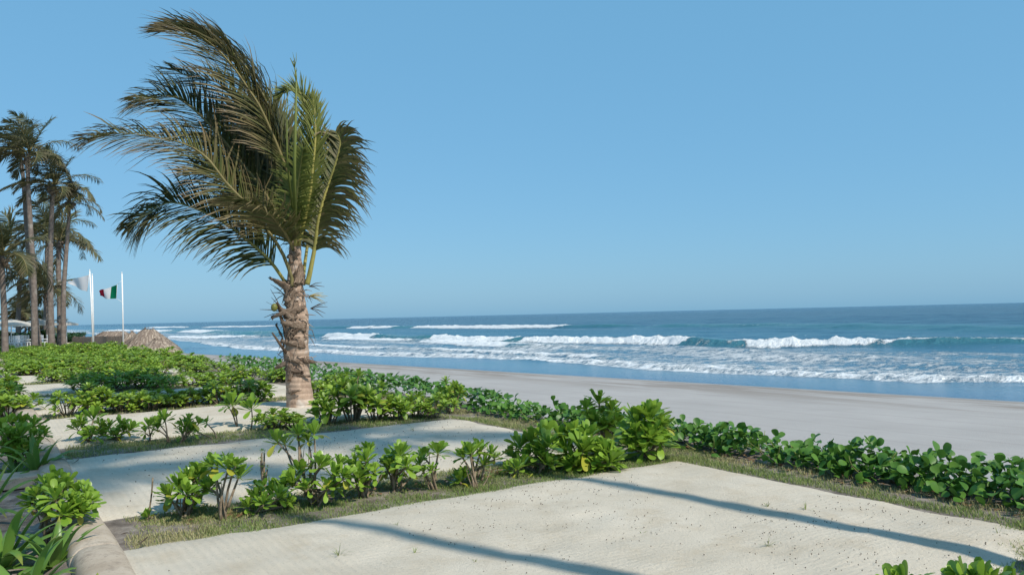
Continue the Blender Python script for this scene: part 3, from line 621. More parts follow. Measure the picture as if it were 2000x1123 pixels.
for n in range(4, 12):
    v = rs.uniform(1.6, 2.2) if n < 6 else 1.3
    while v < 6.9:
        for k in range(3):
            if n < 6 and rs.random() < ((.6, .12, .3)[k] + (.15 if v > 3.6 else -.1)): continue
            q = uv(row_u(n)+.25+.55*k+rs.uniform(-.2, .2), v+rs.uniform(-.2, .2))
            put_shrub(q.x, q.y, 'bright shrub among the massed rows before the tall palms' if n > 5 else ordinal(('fourth', 'fifth')[n-4], ('front', 'middle', 'back')[k]), 'massed far shrubs' if n > 5 else 'shrubs of the fourth and fifth rows', FARB, rs, rs.uniform(.75, 1.1) if n < 6 else rs.uniform(.9, 1.35), rs.uniform(.62, .85))
            far_n += 1
        v += .8 if n < 6 else 1.0
# beach edge beyond the palm: low vines over the bank
# ------------------------------------------------------------------ creeping beach vines
def vine_clump(u0, u1, n, label, seed, vc=7.15, spread=.42, hmax=.36, size=(.062, .108), runners=7):
    rn = random.Random(seed); um = (u0+u1)/2; c0 = uv(um, vc); root = thing('beach_vine', (c0.x, c0.y, gz(c0.x, c0.y)), label, 'vine'); B0 = root.location.copy()
    hb = [rn.uniform(.6, 1.15) for _ in range(8)]
    for i in range(runners):
        u = rn.uniform(u0, u1); v = vc + rn.uniform(-spread, spread)*.8; a = uv(u, v); a.z = gz(a.x, a.y)+.01
        b = uv(u+rn.uniform(-.3, .3), v+rn.uniform(-.25, .25)); b.z = gz(b.x, b.y) + hmax*rn.uniform(.4, .85)
        mb = MB(); tube(mb, stem_pts(a-B0, b-B0, rn, 5, .2), [.007, .0065, .006, .005, .004, .003], 5); mb.build('runner', M['green_stem'], root)
    for i in range(n):
        u = rn.uniform(u0, u1); k = (u-u0)/(u1-u0)*7; hl = hb[int(k)]*(1-(k % 1)) + hb[min(int(k)+1, 7)]*(k % 1)
        w = max(-1, min(1.25, rn.gauss(.08, .55))); v = vc + w*spread
        p = uv(u, v); p.z = gz(p.x, p.y) + hmax*hl*max(.1, 1-.7*w*w)*(rn.random()**1.05) + .015
        el = rn.uniform(.1, 1.15); az = rn.uniform(0, 6.28); d = Vector((math.cos(az)*math.cos(el), math.sin(az)*math.cos(el), math.sin(el)))
        upi = Vector((rn.uniform(-.5, .5), rn.uniform(-.6, .3), 1)); me = VLEAVES[rn.randrange(4)]
        link('leaf', me, root, mat=orient(p-B0, d, upi, rn.uniform(*size), rn.uniform(-.6, .6)))
    return root
vine_clump(1.2, 2.0, 298, 'tall vine clump cut by the right edge of the picture', 1, 7.05, .42, .37)
vine_clump(2.0, 2.75, 298, 'dense vine clump with big leaves and a pale sprig on top, near the right edge', 8, 7.05, .42, .37)
vine_clump(2.75, 3.5, 298, 'vine clump over dark litter, second hump from the right edge', 9, 7.1, .40, .34)
vine_clump(3.5, 4.2, 298, 'vine clump over dark litter in the middle of the near border', 2, 7.1, .36, .32)
vine_clump(4.2, 4.9, 298, 'vine clump with single leaves held high against the sand', 10, 7.1, .36, .32)
vine_clump(4.9, 5.7, 298, 'vine clump with upright round leaves next to the lone sprig gap', 3, 7.12, .34, .30)
vine_clump(5.72, 5.92, 9, 'lone thin vine sprig standing in the gap between clumps', 4, 7.2, .1, .38, runners=3)
vine_clump(6.0, 6.8, 298, 'vine clump on the far side of the sprig gap', 5, 7.15, .34, .29)
vine_clump(6.8, 7.7, 298, 'vine clump just beyond the big corner shrub', 11, 7.15, .34, .29)
vine_clump(7.7, 8.8, 298, 'vine clump behind the tallest shrub', 6, 7.2, .36, .33)
vine_clump(8.8, 10.0, 298, 'vine clump between the tallest shrub and the bare soil corner', 12, 7.2, .36, .32)
vine_clump(10.0, 11.6, 298, 'low vine clump above bare dark soil at the next bed corner', 7, 7.15, .32, .28)
def bulk_vine(u0, u1, n, label, seed, vc, spread, hmax):
    rn = random.Random(seed); c0 = uv((u0+u1)/2, vc); root = thing('beach_vine', (c0.x, c0.y, gz(c0.x, c0.y)), label, 'vine'); B0 = root.location.copy(); mb = MB()
    for i in range(n):
        w = max(-1, min(1, rn.gauss(0, .5))); p = uv(rn.uniform(u0, u1), vc+w*spread); p.z = gz(p.x, p.y) + hmax*(1-.6*w*w)*rn.random()**.6
        el = rn.uniform(.1, 1.2); az = rn.uniform(0, 6.28)
        bulk_leaf(mb, p-B0, Vector((math.cos(az)*math.cos(el), math.sin(az)*math.cos(el), math.sin(el))), Vector((rn.uniform(-.5, .5), rn.uniform(-.6, .3), 1)), rn.uniform(.08, .13), rn, .85, prof=(.3, 1, .8, .3))
    o = mb.build('foliage', M['vine_bulk'], root); o['kind'] = 'stuff'; return root
bulk_vine(11.5, 14.5, 420, 'low vine mat on the bank right of the large palm', 11, 7.3, .5, .34)
bulk_vine(14.5, 19.5, 700, 'vine mat on the bank behind the large palm', 12, 7.3, .6, .4)
bulk_vine(19.5, 30, 900, 'distant vine mat along the beach edge', 13, 7.4, .7, .45)

# ------------------------------------------------------------------ planter at the left: strap-leaved lilies, shrubs, slab
def strap(mb, base, az, el, L, W, bend, rn, dry=0.):
    d = Vector((math.cos(az)*math.cos(el), math.sin(az)*math.cos(el), math.sin(el))); p = Vector(base); n = 9; v = []; f = []; dr = []
    side = Vector((-math.sin(az), math.cos(az), 0))
    for i in range(n+1):
        tt = i/n; w = W*.5*(.55+.9*tt if tt < .35 else (1-((tt-.35)/.65)**2.2)*.87+.03)
        z = side.cross(d)
        v += [p-side*w-z*(-w*.45), p, p+side*w+z*w*.45]; dr += [max(dry, 0 if tt < .8 else (tt-.8)*4*rn.random())]*3
        d = (d + Vector((0, 0, -bend/n*(.5+1.3*tt)))).normalized(); p = p + d*(L/n)
    for i in range(n):
        for k in range(2): a = i*3+k; f.append((a, a+1, a+4, a+3))
    mb.add(v, f, rn.random(), dr)
def lily(base, n, L, label, seed, azs=None):
    rn = random.Random(seed); z = gz(base[0], base[1]); root = thing('spider_lily', (base[0], base[1], z), label, 'lily')
    for i in range(n):
        az = azs[i][0] if azs and i < len(azs) else i*2.4 + rn.uniform(-.3, .3); el = azs[i][1] if azs and i < len(azs) else R(rn.uniform(35, 80)); l_ = azs[i][2] if azs and i < len(azs) else L*rn.uniform(.7, 1.1)
        mb = MB(); strap(mb, (rn.uniform(-.02, .02), rn.uniform(-.02, .02), -.02), az, el, l_, rn.uniform(.062, .09), rn.uniform(.8, 1.7), rn, 0.)
        mb.build('leaf', M['lily'], root)
    mb = MB(); tube(mb, [(0, 0, -.04), (0, 0, .06)], [.03, .022], 7); mb.build('stalk', M['green_stem'], root)
lily((-3.33,5.82,0), 18, .45, 'strap-leaved lily reaching a leaf over the kerb', 1, [(.1, .8, .5), (.35, .6, .45), (2.6, 1.0, .55), (-1.6, .6, .45), (3.4, .4, .5)])
lily((-3.72,5.85,0), 22, .75, 'tall strap-leaved lily cut by the left edge of the picture', 2)
lily((-3.11,5.11,0), 20, .6, 'strap-leaved lily at the bottom left corner', 3)
lily((-2.6,4.94,0), 8, .2, 'small strap-leaved lily peeping up beside the kerb', 4)
lily((-4.8,7.23,0), 16, .7, 'strap-leaved lily beside the pale slab', 5)
lily((-5.41,9.13,0), 16, .55, 'dark strap-leaved lily arching over the kerb behind the slab', 6)
lily((-5.81,9.39,0), 16, .5, 'drooping strap-leaved lily with a yellow leaf behind the slab', 7)
lily((-5.94,9.96,0), 7, .36, 'short strap-leaved lily against the kerb behind the slab', 8)
shrub((-3.69,6.39,0), [(-3.79,6.39,0.32), (-3.75,6.49,0.36)+(1.1,), (-3.68,6.59,0.36)+(1.1,), (-3.58,6.59,0.31), (-3.45,6.49,0.29), (-3.55,6.24,0.33)+(1.1,), (-3.46,6.29,0.29), (-3.65,6.24,0.27), (-3.46,6.19,0.22), (-3.89,6.49,0.26), (-3.4,6.29,0.24), (-3.82,6.69,0.38), (-3.38,6.39,0.26)+(.9,)], 'domed light green shrub leaning over the kerb among strap leaves', seed=31, size=.125, nleaf=18, yellow=.05)
shrub((-6.03,9.73,0), [(-6.18,9.73,0.43), (-6.18,9.93,0.47)+(1.1,), (-6.05,9.93,0.47)+(1.1,), (-5.92,9.93,0.43)+(1.1,), (-5.78,9.83,0.35), (-5.99,9.53,0.37)+(1.1,), (-5.84,9.53,0.38)+(1.1,), (-5.76,9.63,0.32), (-6.02,9.53,0.25), (-5.87,9.53,0.23), (-5.75,9.53,0.21), (-6.3,9.73,0.37)], 'domed bright shrub in the planter behind the slab', seed=32, size=.17, nleaf=16)
for (q, s, sz, lab) in (((-9.59,15.26,0), 1.3, 1.0, 'planter shrub at the left edge beyond the domed shrub'), ((-11.09,17.13,0), 1.4, 1.1, 'shrub half cut by the left edge of the picture'), ((-13.35,20.93,0), 1.2, 1.0, 'farther planter shrub at the left edge')):
    put_shrub(q[0], q[1], lab, None, BULK, rs, s, sz)
mb = MB(); q0 = (-5.42,8.5,0); c0 = Vector((q0[0]-.35, q0[1]+.05, 0)); d_ = KV.copy()
box(mb, (0, 0, -.02), (1.9, .42, .12), math.atan2(KV.y, KV.x))
sl = mb.build('concrete_slab', M['kerb'], None, c0, False); tag(sl, 'pale concrete slab laid across the planter at the left edge', 'slab')
bv = sl.modifiers.new('edge', 'BEVEL'); bv.width = .012; bv.segments = 2

# ------------------------------------------------------------------ large palm
WIND = Vector((-.86, -.3, 0)); GRAV = Vector((0, 0, -1))
PB = Vector((-3.98,15,0)); PB.z = gz(PB.x, PB.y)
def leaflets(mb, path, N0, n, Lmax, rn, wid=.035, start=.16, seg=5, wind=.55, grav=.5, fwd=.55, dry=.5, curl=1., prof=None, tone0=None, sides=(-1, 1), splay=.8):
    m = len(path)-1
    for i in range(n):
        tt = start + (1-start)*(i+.5)/n; k = min(int(tt*m), m-1); fr_ = tt*m-k; p = path[k].lerp(path[k+1], fr_)
        T = (path[min(k+2, m)]-path[max(k-1, 0)]).normalized(); S = T.cross(N0)
        if S.length < .05: S = T.cross(Vector((0, 1, .2)))
        S.normalize(); N = S.cross(T)
        L0 = Lmax*(math.sin(math.pi*min(1, .18+.82*(tt-start)/(1-start)))**.55*.85+.18)
        for sd in sides:
            L = L0*rn.uniform(.8, 1.12); d = (S*sd*splay + T*(fwd+.5*tt) + N*rn.uniform(-.05, .3)).normalized()
            side = T*.8 + N*.3*sd; v = []; f = []; dr = []; q = p.copy(); dq = dry*rn.random()
            tw_ = rn.uniform(-.5, .5); cv_ = curl*rn.uniform(.55, 1.6)
            for j in range(seg+1):
                s_ = j/seg; w = wid*.5*(1-.25*s_ if s_ < .5 else (1-s_)*1.7+.05)*(.55 if j == 0 else 1)
                sv = (side + Vector((0, 0, tw_*s_))) ; sv = (sv - d*sv.dot(d)).normalized()
                v += [q-sv*w, q+sv*w]; dr += [min(1, dq*.6 + dry*(s_**2)*1.1*rn.uniform(.6, 1.2))]*2
                d = (d + (WIND*wind + GRAV*grav)*(cv_*(.35+.9*s_)/seg) + Vector((rn.gauss(0, .07), rn.gauss(0, .07), rn.gauss(0, .07)))).normalized(); q = q + d*(L/seg)
            for j in range(seg): f.append((2*j, 2*j+1, 2*j+3, 2*j+2))
            mb.add(v, f, rn.random() if tone0 is None else tone0*rn.uniform(.6, 1.2), dr)
palm = thing('coconut_palm', PB, 'windswept coconut palm with husk-wrapped trunk standing in the second shrub row', 'palm tree')
def loc(p): return Vector(p) - PB
TP = [(-3.98,15,-0.05), (-3.99,15,0.16), (-4.02,15,0.55), (-4.03,15,0.93), (-4.03,15,1.31), (-4.02,15,1.69), (-4.05,15,2.07), (-4.05,15,2.45), (-4.04,15,2.84), (-4.03,15,3.17), (-4.02,15,3.51)]
TPr = [.26, .245, .228, .215, .212, .21, .168, .135, .115, .105, .05]
pp = spline([loc(p) for p in TP], 44); mb = MB()
rad = []
for i in range(45):
    tt = i/44*10; k = min(int(tt), 9); r_ = TPr[k]*(1-(tt-k)) + TPr[k+1]*(tt-k)
    rad.append(r_*(1+.035*math.sin(i*2.3)+rnd.uniform(-.02, .02)))
tube(mb, pp, rad, 22, jitter=.018); mb.build('trunk', M['bark'], palm)
# dry leaf bases: ribbons that wrap the trunk, some peeling away
def husk_mat(name, a, b, dark):
    t = NT(name, .92, .1); cx = t.n('CombineXYZ'); t.l(t.math('MULTIPLY', t.attr('tone'), 7), cx.inputs[0]); t.l(t.math('MULTIPLY', t.attr('dry'), 1.3), cx.inputs[1])
    t.l(t.math('MULTIPLY', t.n('ObjectInfo').outputs['Random'], 40), cx.inputs[2]); st = t.noise(cx.outputs[0], 1.4, 6, .7, .3); pn = t.noise(t.geo(), 6, 5, .7)
    c = t.ramp(st, [(.38, dark), (.52, a), (.70, b)]); c = t.mix(t.ramp(pn, [(.45, 0), (.7, .6)]), c, dark); t.color(c)
    t.normal(t.bump(t.math('ADD', st, t.math('MULTIPLY', pn, .5)), 1.0, .03)); return t.m
M['sheath'] = husk_mat('dry_sheath_fibre', (.32, .235, .175), (.62, .50, .385), (.12, .08, .055)); M['sheath_dark'] = husk_mat('old_sheath_fibre', (.21, .155, .115), (.44, .35, .27), (.085, .055, .04))
def husk(z0, a0, dz, da, w0, w1, lift, seed, mat='sheath', thick=.012, curl=0.):
    rn = random.Random(seed); n = 15; v = []; f = []; tn = []; dr = []; cx = lambda z: spl_at(z)
    for i in range(n+1):
        tt = i/n; a = a0 + da*tt; z = z0 + dz*tt + curl*math.sin(math.pi*tt)
        c_, r_ = cx(z); w = w0*(1-tt) + w1*tt; w *= 1+.18*math.sin(5*tt+seed); r_ = r_ + .004 + lift*tt**1.8
        dr_ = Vector((math.cos(a), math.sin(a), 0)); tng = Vector((-math.sin(a)*da*r_, math.cos(a)*da*r_, dz)); tng.normalize()
        wd = dr_.cross(tng).normalized()
        for s_ in (-1, -.55, 0, .55, 1):
            bulge = .022*(1-s_*s_) + rn.uniform(-.012, .012)
            v.append(c_ + dr_*(r_+bulge) + wd*(w*s_*.5)*(1+rn.uniform(-.2, .2)) + tng*(rn.uniform(-.05, .05) if i in (0, n) else 0)); tn.append(s_+1); dr.append(tt*abs(da)*2)
    for i in range(n):
        for k in range(4): a = i*5+k; f.append((a, a+5, a+6, a+1))
    mb = MB(); mb.add(v, f, tn, dr); o = mb.build('dry_leaf_base', M[mat], palm); md = o.modifiers.new('thickness', 'SOLIDIFY'); md.thickness = thick; md.offset = 1
def spl_at(z):
    for i in range(44):
        if pp[i+1].z >= z: k = (z-pp[i].z)/max(1e-5, pp[i+1].z-pp[i].z); return pp[i].lerp(pp[i+1], k), rad[i]*(1-k)+rad[i+1]*k
    return pp[-1].copy(), rad[-1]
zz = lambda y: (797-y)/1570*15.0
FR = -math.pi/2      # faces the camera
for (y, a, dy, da, w0, w1, li, sd, mt) in [
    (690, FR-.9, 18, 1.5, .17, .05, .05, 1, 'sheath'), (672, FR+.9, -6, -1.9, .16, .05, .06, 2, 'sheath'), (662, FR-.7, -22, .9, .24, .10, .02, 3, 'sheath_dark'),
    (640, FR+1.0, -10, -1.7, .2, .05, .10, 4, 'sheath'), (628, FR+.2, -32, -1.4, .16, .04, .16, 5, 'sheath'), (615, FR-.8, -14, 1.7, .2, .07, .04, 6, 'sheath'),
    (598, FR+.5, 22, -1.9, .15, .05, .22, 8, 'sheath'), (600, FR-.5, -34, .7, .26, .10, .03, 9, 'sheath'),
    (570, FR-.3, -26, -.9, .26, .03, .30, 11, 'sheath'), (560, FR+.15, -30, .25, .14, .03, .05, 12, 'sheath_dark'),
    (556, FR+.95, -40, .1, .26, .12, .02, 13, 'sheath'), (548, FR-.9, 40, .3, .16, .22, .02, 14, 'sheath'), (508, FR-.6, -14, 1.2, .18, .1, .05, 15, 'sheath'),
    (705, FR-.6, 12, -.9, .14, .04, .16, 16, 'sheath'), (702, FR+.6, 6, .9, .1, .03, .12, 17, 'sheath_dark'), (740, FR-.5, -28, .25, .11, .15, .02, 18, 'sheath'),
    (765, FR-.5, -6, .8, .06, .02, .08, 19, 'sheath'), (728, FR+.1, 6, .9, .06, .02, .06, 20, 'sheath'), (650, FR-1.5, -50, .2, .1, .04, .12, 21, 'sheath_dark'),
    (676, FR-1.3, -42, -.5, .07, .03, .2, 22, 'sheath_dark'), (718, FR-.9, 8, 1.5, .09, .03, .04, 24, 'sheath_dark')]:
    husk(zz(y), a, -dy/1570*15., da, w0, w1, li, sd, mt)
for k in range(58):      # loose fibres round the husk
    rn = random.Random(300+k); c_, r_ = spl_at(zz(rn.uniform(545, 720))); a = FR + rn.uniform(-1.7, 1.7); d = Vector((math.cos(a), math.sin(a), 0)); s_ = Vector((-d.y, d.x, 0))*rn.choice((-1, 1))
    mb = MB(); p0 = c_+d*(r_+.01); tube(mb, [p0, p0+d*.03+s_*.12+Vector((0, 0, rn.uniform(-.08, .05))), p0+d*.07+s_*.2+Vector((0, 0, rn.uniform(-.22, .08)))], [.01, .008, .003], 4); mb.build('fibre', M['sheath'], palm)
# flower stalks and one small coconut
for (x0, y0, x1, y1, n, sd, mt) in ((548, 610, 512, 606, 6, 1, 'twig'), (612, 578, 640, 578, 5, 2, 'spike'), (610, 560, 634, 560, 3, 3, 'twig'), (608, 600, 642, 608, 6, 4, 'twig'), (550, 575, 528, 562, 6, 5, 'twig'), (552, 622, 508, 618, 4, 6, 'twig')):
    pass
STK = [((-4.26,14.9,1.79), [(-4.65,14.8,1.85), (-4.61,14.9,1.7), (-4.55,15,1.65), (-4.59,15,1.99), (-4.5,15,2.08), (-4.51,15,2.23)], 'twig'), ((-3.76,14.9,2.08), [(-3.42,14.9,2.07), (-3.48,15,2.04), (-3.5,15,1.96), (-3.51,15.1,1.91), (-3.52,15,2.13)], 'spike'),
       ((-3.79,15,2.26), [(-3.55,15,2.33), (-3.5,15,2.25), (-3.59,15,2.19)], 'twig'), ((-3.77,15,1.85), [(-3.45,15,1.87), (-3.49,15,1.75), (-3.53,15,1.68), (-3.45,15,1.96), (-3.54,15,1.91)], 'twig'), ((-4.25,15,2.12), [(-4.44,15,2.25), (-4.49,15,2.16), (-4.51,15,2.32), (-4.46,15,1.98)], 'twig')]
for (a, ends, mt) in STK:
    mb = MB()
    for e in ends:
        e = loc(e); a_ = loc(a); tube(mb, [a_, a_.lerp(e, .5)+Vector((0, 0, .02)), e], [.012 if mt == 'spike' else .007, .008, .003], 4)
    mb.build('flower_stalk', M[mt], palm)
cb_ = MB(); c0 = loc((-4.37,14.75,1.88))
for i in range(9):
    for k in range(10):
        a = math.pi*i/8; b = 2*math.pi*k/10; cb_.v.append(tuple(c0+Vector((math.sin(a)*math.cos(b)*.062, math.sin(a)*math.sin(b)*.062, math.cos(a)*.075)))); cb_.tone.append(0); cb_.dry.append(0)
for i in range(8):
    for k in range(10): cb_.f.append((i*10+k, i*10+(k+1) % 10, (i+1)*10+(k+1) % 10, (i+1)*10+k)); cb_.mi.append(0)
cb_.build('coconut', M['coconut'], palm)
for (a, b) in (((-4.3,14.8,1.77), (-4.2,14.8,1.5)), ((-4.28,14.85,1.88), (-4.18,14.8,1.67)), ((-4.33,14.8,1.98), (-4.22,14.8,1.77)), ((-4.43,14.8,1.42), (-4.17,14.8,1.03))):
    mb = MB(); tube(mb, [loc(b), loc(b).lerp(loc(a), .5), loc(a)], [.03, .028, .015], 6); mb.build('bract', M['twig'], palm)

def frond(pts, N0, n, Lmax, seed, mat='frond', pet='petiole_dry', r0=.035, **kw):
    rn = random.Random(seed); path = spline([loc(p) for p in pts], 26); mb = MB()
    tube(mb, path, [r0*(1-.88*i/26) + .003 for i in range(27)], 6, flat=.7)
    o = mb.build('frond', M[pet], palm); lb = MB(); leaflets(lb, path, Vector(N0).normalized(), int(n*(1.3 if mat == 'frond_young' else 1.75)), Lmax*(1.15 if mat == 'frond_young' else 1.42), rn, wid=.034 if mat == 'frond_young' else .042, **kw)
    l_ = lb.build('leaflets', M[mat], o); l_['kind'] = 'stuff'
# lower left
frond([(-4.19,15,2.27), (-4.21,14.9,2.35), (-4.42,14.7,2.73), (-4.81,14.6,3.12), (-5.15,14.5,3.41), (-5.59,14.5,3.65), (-6.05,14.5,3.81), (-6.34,14.5,3.77), (-6.64,14.5,3.58), (-6.9,14.6,3.38)], (.2, -.75, .65), 88, .78, 1, wind=.2, grav=1.3, dry=0.34, start=.2, pet='petiole')
# middle left, long
frond([(-4.06,14.8,2.26), (-4.06,14.8,2.43), (-4.21,14.7,2.91), (-4.44,14.5,3.32), (-4.7,14.3,3.72), (-5.04,14.2,4.11), (-5.29,14.1,4.49), (-5.58,14.1,4.72), (-5.87,14.1,4.84), (-6.31,14.2,4.95), (-6.84,14.2,5.03), (-7.27,14.3,5.03), (-7.6,14.3,4.96)], (.3, -.65, .7), 84, .76, 2, wind=.55, grav=.75, dry=0.71, start=.2, splay=.8, fwd=.6)
# upper left
frond([(-4.07,15.1,2.84), (-4.17,15.1,3.14), (-4.42,15,3.71), (-4.67,14.9,4.18), (-4.94,14.8,4.54), (-5.21,14.7,4.93), (-5.5,14.7,5.27), (-5.81,14.7,5.58), (-6.05,14.7,5.75), (-6.29,14.7,5.82), (-6.64,14.8,5.82), (-6.91,14.8,5.79)], (.2, -.7, .6), 76, .82, 3, wind=.5, grav=.75, dry=0.52, splay=.8, fwd=.6)
# behind the top one
frond([(-4.11,15.3,3.06), (-4.33,15.5,3.67), (-4.67,15.7,4.51), (-5.09,15.8,5.46), (-5.44,15.8,6.08), (-5.79,15.8,6.4), (-6.25,15.8,6.49), (-6.66,15.8,6.68)], (.2, -.6, .7), 64, .75, 4, wind=.6, grav=.5, dry=0.3)
# tall top frond
frond([(-4.03,15,3.12), (-4.04,15,3.61), (-4.09,14.9,4.24), (-4.16,14.8,4.53), (-4.27,14.7,4.88), (-4.39,14.6,5.22), (-4.53,14.5,5.57), (-4.74,14.5,5.9), (-4.94,14.5,6.21), (-5.18,14.5,6.51), (-5.46,14.6,6.77), (-5.76,14.7,6.98), (-6.08,14.8,7.1), (-6.43,14.9,7.15)], (.5, -.7, .5), 92, .88, 5, wind=1.2, grav=.4, dry=0.6, start=.2, splay=.55, fwd=.85)
frond([(-4.08,15.2,3.14), (-4.16,15.25,3.84), (-4.29,15.3,4.63), (-4.41,15.3,5.21), (-4.57,15.3,5.68), (-4.75,15.3,6.08), (-4.97,15.3,6.45), (-5.23,15.35,6.77), (-5.54,15.4,7.03), (-5.85,15.4,7.22), (-6.22,15.5,7.41)], (.6, -.5, .6), 70, .75, 6, wind=1.2, grav=.35, dry=0.68, start=.25, splay=.5, fwd=.9)
# inner dark fronds going away and to the left
frond([(-4.09,15.2,3.05), (-4.41,15.6,3.59), (-4.9,16.1,4.28), (-5.44,16.5,4.89), (-6.01,16.8,5.34), (-6.52,17,5.5)], (.1, -.8, .5), 54, .85, 7, wind=.55, grav=.6, dry=0.22)
frond([(-4.09,15.2,2.95), (-4.43,15.5,3.48), (-5.04,15.9,4.05), (-5.65,16.2,4.52), (-6.19,16.4,4.73), (-6.71,16.5,4.65)], (.1, -.8, .5), 54, .85, 8, wind=.5, grav=.6, dry=0.22)
frond([(-4.06,15.1,3.13), (-4.27,15.3,3.84), (-4.53,15.4,4.56), (-4.85,15.5,5.08), (-5.23,15.6,5.52), (-5.66,15.7,5.7)], (.2, -.8, .4), 54, .8, 9, wind=.6, grav=.5, dry=0.3)
frond([(-4.11,15.3,2.96), (-4.46,15.8,3.51), (-4.98,16.2,3.98), (-5.64,16.6,4.22), (-6.19,16.8,4.15)], (.1, -.7, .6), 50, .8, 17, wind=.5, grav=.9, dry=0.22)
frond([(-4.11,15.3,3.06), (-4.43,15.9,3.93), (-4.74,16.3,4.83), (-5.12,16.6,5.54), (-5.54,16.8,5.98), (-6.02,17,6.15)], (.1, -.8, .4), 54, .85, 18, wind=.6, grav=.7, dry=0.26)
frond([(-4.05,15.1,2.94), (-4.22,15.2,3.44), (-4.51,15.3,4), (-4.88,15.4,4.47), (-5.3,15.5,4.79), (-5.7,15.5,4.9)], (.2, -.7, .5), 54, .75, 19, wind=.6, grav=.7, dry=0.38)
frond([(-4.03,15,2.84), (-4.08,14.6,3.18), (-4.18,14,3.48), (-4.33,13.5,3.6), (-4.53,13.1,3.59)], (.0, -.3, .9), 46, .6, 10, wind=.6, grav=.5, dry=0.52)
frond([(-4.05,15.1,3.04), (-4.12,15.2,3.83), (-4.26,15.3,4.53), (-4.43,15.4,5.05), (-4.65,15.5,5.48), (-4.93,15.6,5.76)], (.3, -.8, .4), 52, .72, 16, wind=.65, grav=.5, dry=0.3)
# young upright fronds on the right, still yellow green
YK = dict(mat='frond_young', pet='petiole')
frond([(-4.01,15,3.12), (-3.94,14.9,3.59), (-3.85,14.9,4.23), (-3.78,14.9,4.69), (-3.74,14.9,5.16), (-3.77,14.9,5.53), (-3.83,14.9,5.8), (-3.98,14.9,5.95), (-4.16,14.9,5.93), (-4.29,14.9,5.81)], (.1, -.9, .1), 66, .42, 11, wind=.15, grav=.12, dry=0.19, fwd=1.1, splay=.7, start=.1, **YK)
frond([(-3.95,14.9,3.02), (-3.8,14.8,3.48), (-3.67,14.7,3.94), (-3.6,14.7,4.5), (-3.55,14.7,5.02), (-3.58,14.8,5.48), (-3.65,14.9,5.84)], (.2, -.9, .0), 58, .5, 12, wind=.1, grav=.25, dry=0.22, fwd=1.1, splay=.65, start=.08, **YK)
frond([(-3.8,14.9,2.29), (-3.76,14.9,2.44), (-3.7,14.9,2.71), (-3.64,14.9,3.01), (-3.57,14.9,3.49), (-3.46,14.9,3.89), (-3.33,14.9,4.26), (-3.19,14.9,4.68), (-3.14,14.9,4.95), (-3.21,14.9,5.13)], (-.1, -.85, .3), 56, .6, 13, wind=-.35, grav=1.3, dry=0.64, start=.3, fwd=.5, r0=.05, curl=1.8, seg=8, mat='frond', pet='petiole')
frond([(-3.95,15.2,2.41), (-3.93,15.3,2.76), (-3.89,15.5,3.27), (-3.76,15.7,3.79), (-3.61,15.9,4.32), (-3.51,16,4.75), (-3.49,16.1,5.08)], (-.1, -.8, .3), 48, .72, 14, mat='frond', wind=-.35, grav=1.4, dry=0.38, start=.25, fwd=.3, curl=1.7, seg=8, pet='petiole')
frond([(-3.98,14.8,3.01), (-3.92,14.6,3.46), (-3.83,14.4,3.9), (-3.71,14.2,4.32), (-3.6,14,4.64)], (.0, -.9, .3), 46, .5, 15, wind=.25, grav=.9, dry=0.11, fwd=.45, start=.05, **YK)
# closed spears
for pts, r_ in (([(-3.97,14.8,3.29), (-3.74,13.9,4.06), (-3.68,13.8,4.91), (-3.71,14,5.71), (-3.74,14.1,6.03), (-3.86,14.2,6.31)], .04), ([(-3.99,14.8,3.39), (-3.85,13.9,4.36), (-3.85,13.9,5.17), (-3.89,14.1,5.86)], .024)):
    mb = MB(); pth = spline([loc(p) for p in pts], 14); tube(mb, pth, [r_*(1-.85*i/14) for i in range(15)], 6, tone=.8); sp = mb.build('spear_leaf', M['frond_young'], palm)
    mb = MB(); rn = random.Random(9)
    for j in range(7):
        k = rn.randrange(9, 14); a = pth[k]; mb2 = a + Vector((rn.uniform(-.06, .05), rn.uniform(-.05, .05), rn.uniform(.1, .3))); tube(mb, [a, a.lerp(mb2, .5)+Vector((.015, 0, 0)), mb2], [.008, .006, .002], 4, tone=.5)
    mb.build('spear_tips', M['frond_young'], sp)

# ------------------------------------------------------------------ other palms
def gen_frond(az, el, L, bend, rn, n=36, seg=3, lmax=.9, wid=.06, wind=.5, dry=.5):
    d = Vector((math.cos(az)*math.cos(el), math.sin(az)*math.cos(el), math.sin(el))); p = Vector((0, 0, 0)); path = [p.copy()]; m = 14
    for i in range(m):
        s_ = i/m; d = (d + (GRAV*bend*(.25+1.2*s_) + WIND*wind*(.3+s_))/m*1.5).normalized(); p = p + d*(L/m); path.append(p.copy())
    mb = MB(); tube(mb, path, [.04*(1-.85*i/m)+.004 for i in range(m+1)], 5, flat=.7, mi=1)
    N0 = Vector((-math.cos(az)*math.sin(el)*.6, -math.sin(az)*math.sin(el)*.6, 1))
    leaflets(mb, path, N0, n, lmax, rn, wid=wid, seg=seg, wind=.6, grav=1.0, dry=dry, start=.14)
    return mb
def crown_set(seed, nf, L):
    rn = random.Random(seed); out = []
    for i in range(nf):
        f = i/nf; az = i*2.39996+rn.uniform(-.3, .3); el = R(82 - 95*f**.9 + rn.uniform(-8, 8))
        mb = gen_frond(az, el, L*rn.uniform(.75, 1.1), rn.uniform(.9, 1.7), rn, wind=rn.uniform(.35, 1.0), dry=.35+.55*f)
        out.append(mb.mesh('frond', [M['frond_far'], M['petiole_dry']]))
    return out
CROWNS = [crown_set(51, 20, 3.1), crown_set(52, 16, 2.8), crown_set(53, 18, 2.5)]
